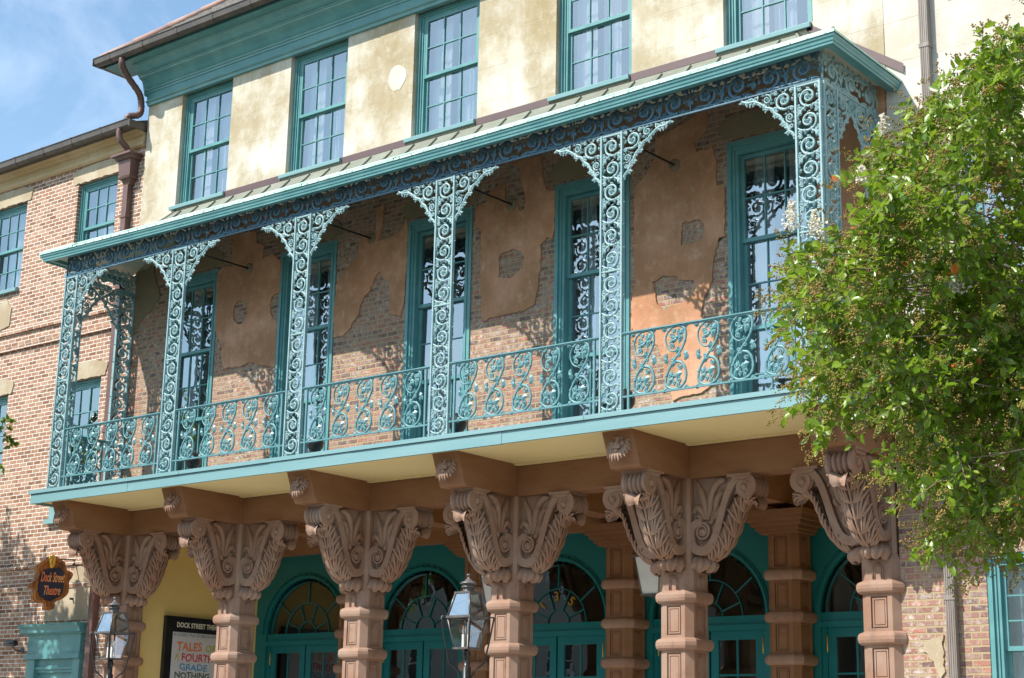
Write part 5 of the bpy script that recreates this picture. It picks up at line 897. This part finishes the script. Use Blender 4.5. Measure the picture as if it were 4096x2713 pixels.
CLR,CLL=[[[17.89,-7.12,-1.29,0.25],[16.94,-7.64,-1.84,0.07],[16.67,-6.01,-0.91,0.12],[17.42,-6.72,-1.59,0.27],[17.43,-7.48,-2.01,0.12],[17.15,-6.0,0.29,0.12],[17.3,-5.59,-1.22,0.12],[17.67,-6.93,-2.34,0.12],[17.7,-6.16,0.22,0.25],[17.24,-5.9,-1.66,0.12],[17.35,-5.32,1.05,0.25],[17.33,-5.04,-1.69,0.24],[17.92,-6.56,-1.67,0.26],[16.66,-6.24,-0.97,0.25],[17.34,-6.75,0.45,0.14],[17.11,-6.54,-1.84,0.14],[16.66,-6.96,-1.73,0.08],[17.19,-7.15,-0.27,0.1],[16.56,-5.21,-1.44,0.13],[17.62,-6.54,-2.06,0.24],[16.92,-7.19,-1.13,0.25],[16.68,-7.3,-0.6,0.11],[16.72,-7.14,-0.85,0.18],[16.15,-5.85,-0.57,0.24],[16.58,-4.82,-2.02,0.11],[17.2,-5.79,-2.4,0.06],[16.73,-6.94,-1.44,0.2],[17.19,-5.57,-0.49,0.23],[17.32,-5.94,-1.4,0.27],[17.27,-6.15,-0.86,0.24],[16.97,-5.58,-0.99,0.22],[17.33,-6.53,-1.34,0.26],[17.93,-6.73,-0.51,0.26],[16.42,-6.6,-0.57,0.11],[17.64,-6.4,-0.5,0.24],[17.77,-6.24,0.45,0.25],[17.83,-6.69,-2.34,0.27],[16.45,-6.49,-0.23,0.12],[17.54,-6.7,-0.88,0.27],[18.15,-6.76,0.1,0.25],[17.22,-7.0,-2.1,0.1],[16.95,-4.93,-1.7,0.25],[17.85,-6.29,-0.87,0.26],[16.68,-5.78,-1.18,0.26],[17.63,-7.44,0.03,0.11],[17.44,-6.68,-2.3,0.1],[16.95,-6.95,-0.63,0.11],[17.6,-5.37,1.56,0.07],[16.38,-6.24,-0.99,0.24],[17.54,-6.44,-0.75,0.26],[17.08,-6.57,0.24,0.25],[17.36,-5.28,-0.5,0.27],[17.62,-6.76,-0.45,0.13],[17.21,-6.86,-1.11,0.26],[17.55,-6.05,0.43,0.22],[17.43,-7.28,-0.75,0.23],[16.85,-6.29,0.42,0.12],[17.08,-6.46,-0.26,0.25],[17.88,-6.85,-2.6,0.06],[17.74,-7.28,-1.25,0.13],[16.3,-6.51,-0.59,0.13],[16.83,-7.0,-1.61,0.09],[15.9,-6.12,-0.67,0.07],[17.17,-5.16,-2.03,0.26],[17.84,-6.04,-0.18,0.23],[16.73,-5.08,-1.48,0.24],[16.05,-5.66,-1.42,0.11],[16.88,-6.02,0.11,0.11],[16.91,-7.46,-1.02,0.12],[16.85,-7.36,-1.38,0.12],[18.18,-7.64,0.43,0.1],[17.5,-6.09,-1.04,0.25],[16.51,-6.63,-0.38,0.13],[17.48,-5.68,-0.47,0.26],[17.22,-5.92,-0.73,0.25],[17.75,-5.98,-1.63,0.23],[17.52,-6.32,-2.14,0.23],[17.38,-7.48,-1.14,0.24],[17.75,-7.26,-2.06,0.24],[17.08,-5.97,-2.45,0.15],[16.98,-5.2,-0.44,0.23],[17.28,-6.93,-0.87,0.23],[17.18,-5.43,-2.38,0.12],[17.55,-6.82,0.32,0.25],[16.99,-5.73,0.41,0.25],[16.8,-5.49,-2.36,0.13],[18.1,-6.71,0.81,0.12],[17.56,-7.66,-0.43,0.27],[16.85,-5.39,-1.72,0.23],[17.62,-5.53,0.41,0.27],[17.59,-5.83,0.51,0.27],[18.18,-7.25,0.46,0.18],[17.35,-6.35,0.61,0.14],[17.1,-5.66,-0.79,0.12],[16.94,-6.85,-0.45,0.17],[16.87,-6.59,-0.45,0.25],[17.16,-5.57,-0.13,0.25],[16.14,-6.13,-0.35,0.13],[17.05,-7.29,-0.58,0.1],[18.12,-6.96,-1.22,0.12],[16.58,-5.92,0.63,0.14],[17.08,-7.04,-0.52,0.16],[17.31,-5.24,0.85,0.13],[16.24,-6.48,-0.33,0.09],[17.8,-6.99,-0.59,0.23],[18.16,-6.66,0.54,0.24],[17.54,-5.87,0.87,0.12],[16.36,-5.86,-0.73,0.12],[17.4,-7.06,-2.05,0.13],[17.36,-6.56,-0.3,0.24],[17.65,-5.85,-0.16,0.13],[16.95,-5.55,-1.41,0.24],[18.2,-7.25,0.23,0.23],[17.4,-5.03,-0.56,0.23],[16.9,-6.05,-1.39,0.26],[16.61,-5.64,0.06,0.27],[17.38,-6.71,-0.46,0.12],[17.27,-6.24,-1.98,0.18],[17.03,-6.78,-1.35,0.13],[17.52,-6.45,-1.94,0.11],[16.11,-6.35,-0.54,0.13],[17.19,-4.75,-0.74,0.25],[17.18,-5.97,-1.0,0.11],[17.02,-5.36,-0.18,0.12],[17.18,-4.8,-1.57,0.12],[16.92,-6.35,0.6,0.08],[17.82,-6.36,-1.33,0.25],[16.03,-6.19,-0.28,0.11],[17.16,-6.43,0.01,0.25],[17.96,-6.73,-1.88,0.26],[17.41,-5.08,-0.87,0.23],[17.63,-5.81,-2.19,0.13],[17.26,-5.71,-0.94,0.12],[16.9,-6.76,-1.04,0.12],[17.11,-7.87,-1.39,0.13],[16.88,-7.62,-1.0,0.11],[18.14,-7.13,0.59,0.16],[17.62,-6.43,0.5,0.25],[18.4,-7.28,0.52,0.21],[17.57,-5.87,-1.78,0.27],[17.66,-5.75,1.01,0.12],[17.56,-7.51,-1.3,0.11],[16.47,-6.79,-1.53,0.13],[15.95,-6.0,-0.19,0.07],[17.97,-6.66,0.81,0.13],[16.94,-6.36,0.2,0.24],[17.12,-5.43,-1.84,0.23],[16.23,-5.93,-1.43,0.13],[16.77,-5.23,-0.58,0.23],[17.84,-6.62,-1.31,0.25],[16.63,-6.51,-1.2,0.26],[18.02,-7.79,0.14,0.14],[16.71,-5.25,-2.1,0.13],[17.18,-7.58,-0.81,0.13],[18.05,-6.66,0.23,0.13],[17.09,-8.02,-0.94,0.13],[16.54,-5.53,-0.2,0.24],[16.73,-5.66,-0.2,0.12],[17.51,-5.42,-0.72,0.25],[16.87,-7.06,-0.71,0.13],[16.63,-5.88,-0.69,0.24],[17.03,-5.65,-0.35,0.13],[18.18,-7.06,-0.26,0.12],[16.94,-7.56,-0.67,0.11],[17.0,-5.22,-1.14,0.26],[17.92,-7.53,-0.49,0.25],[16.65,-5.91,-1.84,0.07],[16.47,-5.06,-1.6,0.19],[17.02,-5.15,-0.78,0.25],[16.77,-6.6,-1.48,0.07],[18.01,-6.89,-1.53,0.27],[17.25,-5.49,-0.91,0.25],[17.83,-6.73,-0.68,0.12],[17.11,-7.36,-1.63,0.1],[16.99,-7.04,-1.65,0.08],[17.42,-7.79,-1.2,0.12],[18.01,-6.78,-1.2,0.25],[16.92,-4.94,-2.09,0.12],[17.64,-7.09,-0.66,0.11],[18.03,-7.02,-2.25,0.13],[16.05,-5.72,-1.21,0.14],[16.85,-6.69,-1.21,0.23],[17.04,-8.05,-1.27,0.07],[16.64,-5.92,-0.2,0.23],[18.01,-7.29,0.02,0.27],[17.69,-7.24,-1.47,0.11],[17.51,-7.05,-1.42,0.24],[17.15,-7.02,0.19,0.15],[17.99,-7.62,-0.18,0.14],[17.04,-6.1,0.57,0.12],[17.26,-6.5,0.47,0.18],[16.86,-6.65,-0.26,0.08],[16.77,-5.52,-0.15,0.11],[16.74,-5.17,-0.94,0.24],[17.58,-5.27,0.03,0.12],[16.76,-5.52,0.49,0.27],[16.74,-4.86,-2.1,0.23],[18.29,-7.2,0.64,0.1],[17.64,-6.11,0.95,0.18],[17.31,-7.91,-1.11,0.12],[17.88,-7.34,0.45,0.11],[17.17,-6.2,-0.19,0.13],[17.35,-6.87,0.33,0.11],[17.48,-5.49,0.08,0.13],[17.53,-7.56,-1.52,0.26],[17.37,-6.82,-2.55,0.13],[17.28,-7.2,-1.74,0.12],[17.35,-7.03,-1.52,0.11],[16.95,-4.93,-0.93,0.23],[17.75,-7.28,-0.86,0.22],[17.02,-7.78,-0.72,0.1],[16.96,-5.15,-1.88,0.13],[18.25,-7.51,0.29,0.27],[17.37,-7.67,-0.63,0.07],[17.34,-6.75,-1.95,0.27],[17.01,-5.72,-1.65,0.11],[17.22,-5.65,-1.77,0.25],[17.46,-7.29,-0.5,0.23],[17.29,-7.87,-0.77,0.1],[17.28,-5.87,0.52,0.13],[17.32,-7.94,-0.71,0.07],[17.59,-7.26,-0.23,0.24],[16.59,-6.19,-1.32,0.14],[16.35,-6.13,-1.46,0.1],[17.64,-7.21,-1.72,0.26],[17.21,-5.85,-2.1,0.25],[17.12,-7.95,-0.82,0.16],[17.44,-5.38,-1.2,0.22],[16.42,-6.26,-0.51,0.24],[17.67,-5.58,-0.03,0.12],[17.4,-7.66,-0.52,0.07],[17.4,-6.49,-1.13,0.13],[17.2,-5.92,0.87,0.14],[18.14,-6.87,-0.94,0.22],[16.16,-6.26,-0.68,0.13],[19.63,-6.49,-0.27,0.32],[19.28,-6.26,-0.02,0.34],[19.06,-4.59,1.02,0.28],[19.64,-5.11,1.65,0.26],[20.1,-4.84,0.55,0.26],[19.42,-4.46,-0.73,0.28],[17.92,-4.96,0.14,0.31],[18.69,-4.02,1.06,0.33],[18.51,-5.83,-1.72,0.26],[19.19,-5.32,1.6,0.26],[18.13,-5.73,-1.53,0.26],[18.84,-6.66,0.28,0.25],[19.54,-5.96,-1.63,0.35],[19.39,-4.91,-0.44,0.28],[18.28,-5.96,1.47,0.26],[19.64,-6.23,-0.95,0.33],[17.85,-5.04,-1.35,0.28],[20.19,-5.43,1.43,0.32],[18.57,-4.18,0.72,0.29],[18.72,-6.69,-0.8,0.33],[18.19,-4.67,2.19,0.27],[19.54,-4.86,-1.12,0.3],[19.37,-5.79,-1.35,0.27],[19.2,-4.19,0.38,0.32],[19.37,-4.91,2.1,0.33],[19.18,-5.1,2.28,0.33],[18.29,-4.97,-0.76,0.32],[18.6,-5.35,-1.36,0.33],[18.07,-4.66,-1.24,0.28],[18.61,-4.41,-0.34,0.31],[18.46,-6.42,-1.44,0.25],[18.41,-6.16,1.93,0.29],[19.15,-4.27,-0.99,0.3],[18.43,-4.67,1.06,0.31],[17.95,-4.65,0.82,0.35],[18.12,-5.5,1.55,0.27],[19.95,-5.02,-0.62,0.33],[18.69,-4.65,-0.64,0.29],[19.56,-4.18,-0.46,0.29],[18.32,-6.05,-1.27,0.28],[19.08,-5.45,-1.85,0.27],[20.01,-5.64,1.84,0.29],[19.01,-4.13,1.53,0.33],[19.65,-6.18,0.29,0.26],[18.31,-6.4,-0.28,0.29],[17.97,-4.67,1.37,0.26],[18.33,-4.44,-0.63,0.3],[19.49,-4.93,-1.48,0.35],[19.64,-5.82,-1.2,0.27],[19.26,-6.39,1.81,0.34],[19.82,-5.52,-0.07,0.31],[18.4,-5.3,1.96,0.31],[17.88,-4.61,-0.32,0.34],[19.08,-6.03,-0.82,0.36],[18.98,-4.6,-0.58,0.3],[18.47,-4.39,-0.07,0.28],[18.86,-6.6,-0.43,0.36],[18.85,-6.41,1.46,0.27],[18.15,-5.47,-1.22,0.34],[18.9,-4.63,-0.26,0.29],[19.54,-5.92,-0.13,0.35],[19.83,-6.09,-0.1,0.33],[18.69,-6.18,-1.72,0.34],[18.81,-5.26,1.68,0.31],[19.06,-5.1,1.96,0.34],[18.57,-6.88,0.91,0.3],[19.51,-6.71,0.73,0.33],[18.53,-4.47,-1.11,0.33],[19.85,-5.2,0.65,0.28],[18.73,-5.74,-1.48,0.34]],[[-5.29,-4.56,1.3,0.28],[-4.47,-3.16,0.7,0.33],[-5.37,-3.89,2.64,0.39],[-2.44,-3.59,0.14,0.3],[-6.18,-4.65,-0.05,0.38],[-2.57,-4.73,0.44,0.33],[-5.02,-3.43,1.92,0.34],[-6.25,-3.58,2.12,0.37],[-3.76,-3.12,1.36,0.34],[-2.92,-4.19,0.48,0.29],[-4.71,-5.02,0.21,0.34],[-4.81,-3.86,-1.29,0.4],[-4.61,-3.81,3.58,0.39],[-3.15,-3.64,0.52,0.41],[-2.64,-3.2,0.02,0.34],[-4.78,-3.11,3.01,0.39],[-6.09,-3.62,0.76,0.31],[-4.32,-4.53,-1.03,0.38],[-5.47,-3.92,1.99,0.35],[-4.37,-4.56,2.87,0.38],[-3.44,-4.13,-1.17,0.34],[-2.76,-3.52,0.98,0.36],[-3.82,-5.52,2.14,0.41],[-3.65,-3.43,2.49,0.31],[-4.49,-3.86,-0.99,0.34],[-3.47,-5.34,2.34,0.34],[-3.35,-4.64,1.59,0.41],[-3.41,-5.4,1.61,0.39],[-4.72,-4.19,-1.04,0.37],[-3.73,-2.82,2.38,0.29],[-5.47,-5.02,1.61,0.4],[-2.51,-3.25,1.48,0.31],[-4.75,-4.61,-0.93,0.38],[-5.18,-3.06,0.25,0.31],[-2.62,-4.19,0.18,0.29],[-4.98,-5.23,2.42,0.38],[-5.56,-4.03,0.2,0.36],[-3.23,-4.84,-0.2,0.31],[-5.19,-3.7,0.3,0.29],[-6.66,-3.99,1.03,0.39],[-2.98,-3.98,2.69,0.35],[-3.91,-3.25,0.72,0.36],[-4.98,-3.06,1.59,0.36],[-4.0,-3.71,-0.49,0.32],[-4.97,-3.65,2.34,0.36],[-6.04,-3.8,-0.2,0.35],[-6.28,-3.16,2.23,0.4],[-2.64,-5.21,0.88,0.37],[-5.02,-4.61,0.38,0.29],[-4.05,-2.78,1.26,0.38],[-4.38,-3.07,1.33,0.36],[-4.45,-3.43,0.09,0.35],[-5.86,-3.27,-0.17,0.33],[-4.83,-4.55,2.7,0.35],[-3.04,-3.67,2.12,0.4],[-4.41,-4.85,1.38,0.3],[-3.7,-4.78,1.42,0.35],[-3.11,-3.84,-0.4,0.39],[-3.47,-3.29,0.93,0.35],[-3.36,-3.74,-0.02,0.38],[-5.4,-3.46,1.34,0.37],[-2.04,-3.94,2.0,0.34],[-3.47,-3.6,2.17,0.31],[-4.98,-3.79,3.38,0.37],[-3.81,-4.81,1.89,0.32],[-2.76,-4.45,1.8,0.36],[-5.19,-3.57,-0.13,0.31],[-5.38,-4.84,0.85,0.39],[-3.32,-3.28,0.43,0.28],[-6.5,-3.88,1.72,0.29],[-4.23,-5.62,0.92,0.38],[-3.92,-4.98,2.34,0.41],[-2.56,-4.16,1.95,0.34],[-4.26,-2.46,0.53,0.35],[-5.89,-3.07,1.91,0.38],[-4.15,-4.93,0.67,0.36],[-3.05,-4.38,1.15,0.34],[-5.22,-4.75,-0.6,0.41],[-2.23,-3.09,1.71,0.39],[-2.94,-4.53,-0.01,0.38],[-5.78,-4.54,1.86,0.4],[-4.85,-4.35,-0.01,0.31],[-4.69,-4.74,-0.14,0.37],[-5.42,-3.4,0.54,0.38],[-4.09,-4.74,-0.59,0.41],[-3.56,-4.65,3.37,0.41],[-2.91,-3.61,1.52,0.41],[-4.26,-2.64,0.14,0.29],[-3.82,-5.52,0.73,0.32],[-3.3,-4.79,2.76,0.33],[-3.72,-2.55,1.52,0.36],[-4.19,-4.81,1.97,0.32],[-4.49,-2.51,2.0,0.42],[-3.71,-3.42,-0.65,0.39],[-5.02,-3.47,-1.13,0.3],[-4.08,-2.96,-0.36,0.32],[-5.76,-3.96,-0.49,0.29],[-3.32,-2.64,0.24,0.28],[-3.75,-3.06,0.33,0.28],[-3.69,-3.65,0.18,0.36],[-4.62,-2.68,1.6,0.38],[-6.01,-4.8,1.27,0.37],[-3.05,-3.76,1.12,0.3],[-5.9,-4.78,2.2,0.29],[1.36,-3.52,0.55,0.22],[1.56,-3.31,0.4,0.1],[1.62,-3.24,0.34,0.07],[1.56,-3.36,0.56,0.09],[1.4,-3.33,0.07,0.2],[1.62,-3.33,0.6,0.05]]]
MY=thing('crape_myrtle','leafy crape myrtle tree with brown seed heads and white blossoms in the foreground','tree',(0,0,0))
TB=np.array([19.3,-4.7,GZ])
P,D,L,tw=grow(CLR,19,.076,TB+np.array([0,0,4.5]),.55)
RN=np.clip(rng.beta(2,2,len(P))*.96+(rng.random(len(P))<.006)*.2+0,0,1); RN[rng.random(len(P))<.006]=1.; RN=np.where((RN>.965)&(RN<1)&(rng.random(len(P))<.75),.9,RN)
foliage('crown',P,D,L,RN,M['leaf'],MY,.58)
def limbs(base,clumps,stems,forks,mw,name,parent,m,r0):
    b=MB(); hubs=[]
    for sx,sy,hz in stems:
        p=smooth([tuple(base),tuple(base+np.array([sx*.25,sy*.25,hz*.4])),tuple(base+np.array([sx*.7,sy*.7,hz*.75])),tuple(base+np.array([sx,sy,hz]))],6); b.tube(p,[r0*(1-.5*i/(len(p)-1)) for i in range(len(p))],8); hubs+=[(np.array(p[k]),r0*.5) for k in (9,12,15,18)]
    o=b.build('trunk',m,parent); br=MB()
    for kk,c_ in enumerate(clumps):
        if forks<1 and kk%3: continue
        c3=np.array(c_[:3]); h=min(hubs,key=lambda q:np.linalg.norm(q[0]-c3)+(0 if q[0][2]<c3[2]+.6 else 1.5)); mid=(h[0]+c3)/2+np.array([0,0,.15])+rng.normal(size=3)*.16
        p=smooth([tuple(h[0]),tuple(mid),tuple(c3)],5); n_=len(p); br.tube(p,[max(.005,h[1]*.45*(1-.82*i/(n_-1))*forks) for i in range(n_)],5)
    br.build('branches',m,parent)
limbs(TB,CLR,[(-.5,.2,3.6),(-.9,-.6,4.6),(.5,-.3,4.8),(-.3,-1.0,3.2),(-1.1,-.2,5.6)],.42,.7,'trunk',MY,M['bark'],.075)
tb=MB()
for a,b in tw: tb.tube([tuple(a),tuple((a+b)/2+np.array([0,0,.015])),tuple(b)],[.0035,.0028,.0018],3,False,False)
tb.build('twigs',M['bark'],MY)
sel=rng.choice(len(tw),int(len(tw)*.70),replace=False); SP=[]
for k in sel:
    a,b=tw[k]; v=b-a; v/=np.linalg.norm(v)
    for q in range(30): t=rng.random(); SP.append(b+v*(.02+.13*t)+rng.normal(size=3)*.026*(1.1-t))
SP=np.array(SP); dots('seed_heads',SP,rng.uniform(.005,.0088,len(SP)),rng.random(len(SP)),M['seed'],MY)
for fx,fy,fz,sz in [(17.07, -8.08, -0.56, 1.0), (17.18, -7.98, -0.61, 0.9), (17.6, -7.84, 0.01, 0.6), (17.45, -7.86, -0.3, 0.6), (17.82, -7.35, -0.93, 0.9)]:
    n=int(260*sz); t=rng.random(n); q=np.array([fx,fy,fz])+np.stack([rng.normal(size=n)*.032*sz*(1.15-t),rng.normal(size=n)*.032*sz*(1.15-t),.19*sz*(t-.5)],1)
    d=rng.normal(size=(n,3)); d/=np.linalg.norm(d,axis=1)[:,None]; foliage('blossom',q,d,rng.uniform(.012,.024,n),rng.random(n),M['blossom'],MY,1.0)
OT=thing('street_tree','street tree showing only a leafy twig tip against the red brick wing','tree',(0,0,0))
TL=np.array([-4.4,-4.1,GZ]); P,D,L,tw=grow(CLL,8.5,.10,TL+np.array([0,0,5.5]),.4); foliage('crown',P,D,L,rng.random(len(P)),M['leafdark'],OT)
limbs(TL,CLL,[(.2,.2,4.6),(-.8,.4,5.4),(.9,-.3,5.2),(0,-.8,5.8),(1.6,.8,5.6)],.5,1,'trunk',OT,M['bark'],.13)
# ------------------------------------------------------------------ the far side of the street (seen mirrored in the glass)
def house(x0,x1,y0,y1,h,rise,m,label,gable='x'):
    o=thing('street_house',label,'house',((x0+x1)/2,y1,GZ),'houses across the street'); cx=(x0+x1)/2; w=MB(); X0,X1,D0=x0-cx,x1-cx,y0-y1
    w.box(X0,X1,D0,0,0,h); 
    if gable=='y': w.add([(X0,0,h),(X1,0,h),(0,0,h+rise),(X0,D0,h),(X1,D0,h),(0,D0,h+rise)],[(0,1,2),(3,5,4)])
    w.build('wall',m,o); r=MB(); e=.35
    if gable=='y': r.add([(X0-e,e,h-.1),(0,e,h+rise+.12),(0,D0-e,h+rise+.12),(X0-e,D0-e,h-.1),(X1+e,e,h-.1),(X1+e,D0-e,h-.1)],[(0,1,2,3),(1,4,5,2)])
    else:
        ym=D0/2; r.add([(X0-e,e,h-.1),(X1+e,e,h-.1),(X1+e-2,ym,h+rise),(X0-e+2,ym,h+rise),(X0-e,D0-e,h-.1),(X1+e,D0-e,h-.1)],[(0,1,2,3),(4,3,2,5),(0,3,4),(1,5,2)])
    r.build('roof',M['slate'],o); n=max(2,int((X1-X0)/2.6)); me=None
    for k in range(n):
        for fl in range(int(h//3)):
            cxw=X0+(X1-X0)*(k+.5)/n; z=.9+3*fl; b=MB(); b.box(cxw-.55,cxw+.55,.002,.07,z,z+1.7); f_=b.build('window',M['white'],o); b=MB(); 
            for a_ in (-.26,.26):
                for c2 in (.45,1.25): b.box(cxw+a_-.22,cxw+a_+.22,.071,.08,z+c2-.36,z+c2+.36)
            b.build('pane',M['dark'],f_)
house(-22,-12,-34,-24,9.5,3.2,M['clap'],'pale clapboard house across the street with a gabled slate roof','y'); house(-11,-3,-33,-23,8.2,3.0,M['siding'],'tan house across the street with a hipped slate roof'); house(-2,5,-34,-24,9.2,3.4,M['clap'],'pale gabled clapboard house across the street, nearer the corner','y'); house(-34,-23,-33,-24,10.5,2.6,M['siding'],'tall tan house across the street at the far end','x')
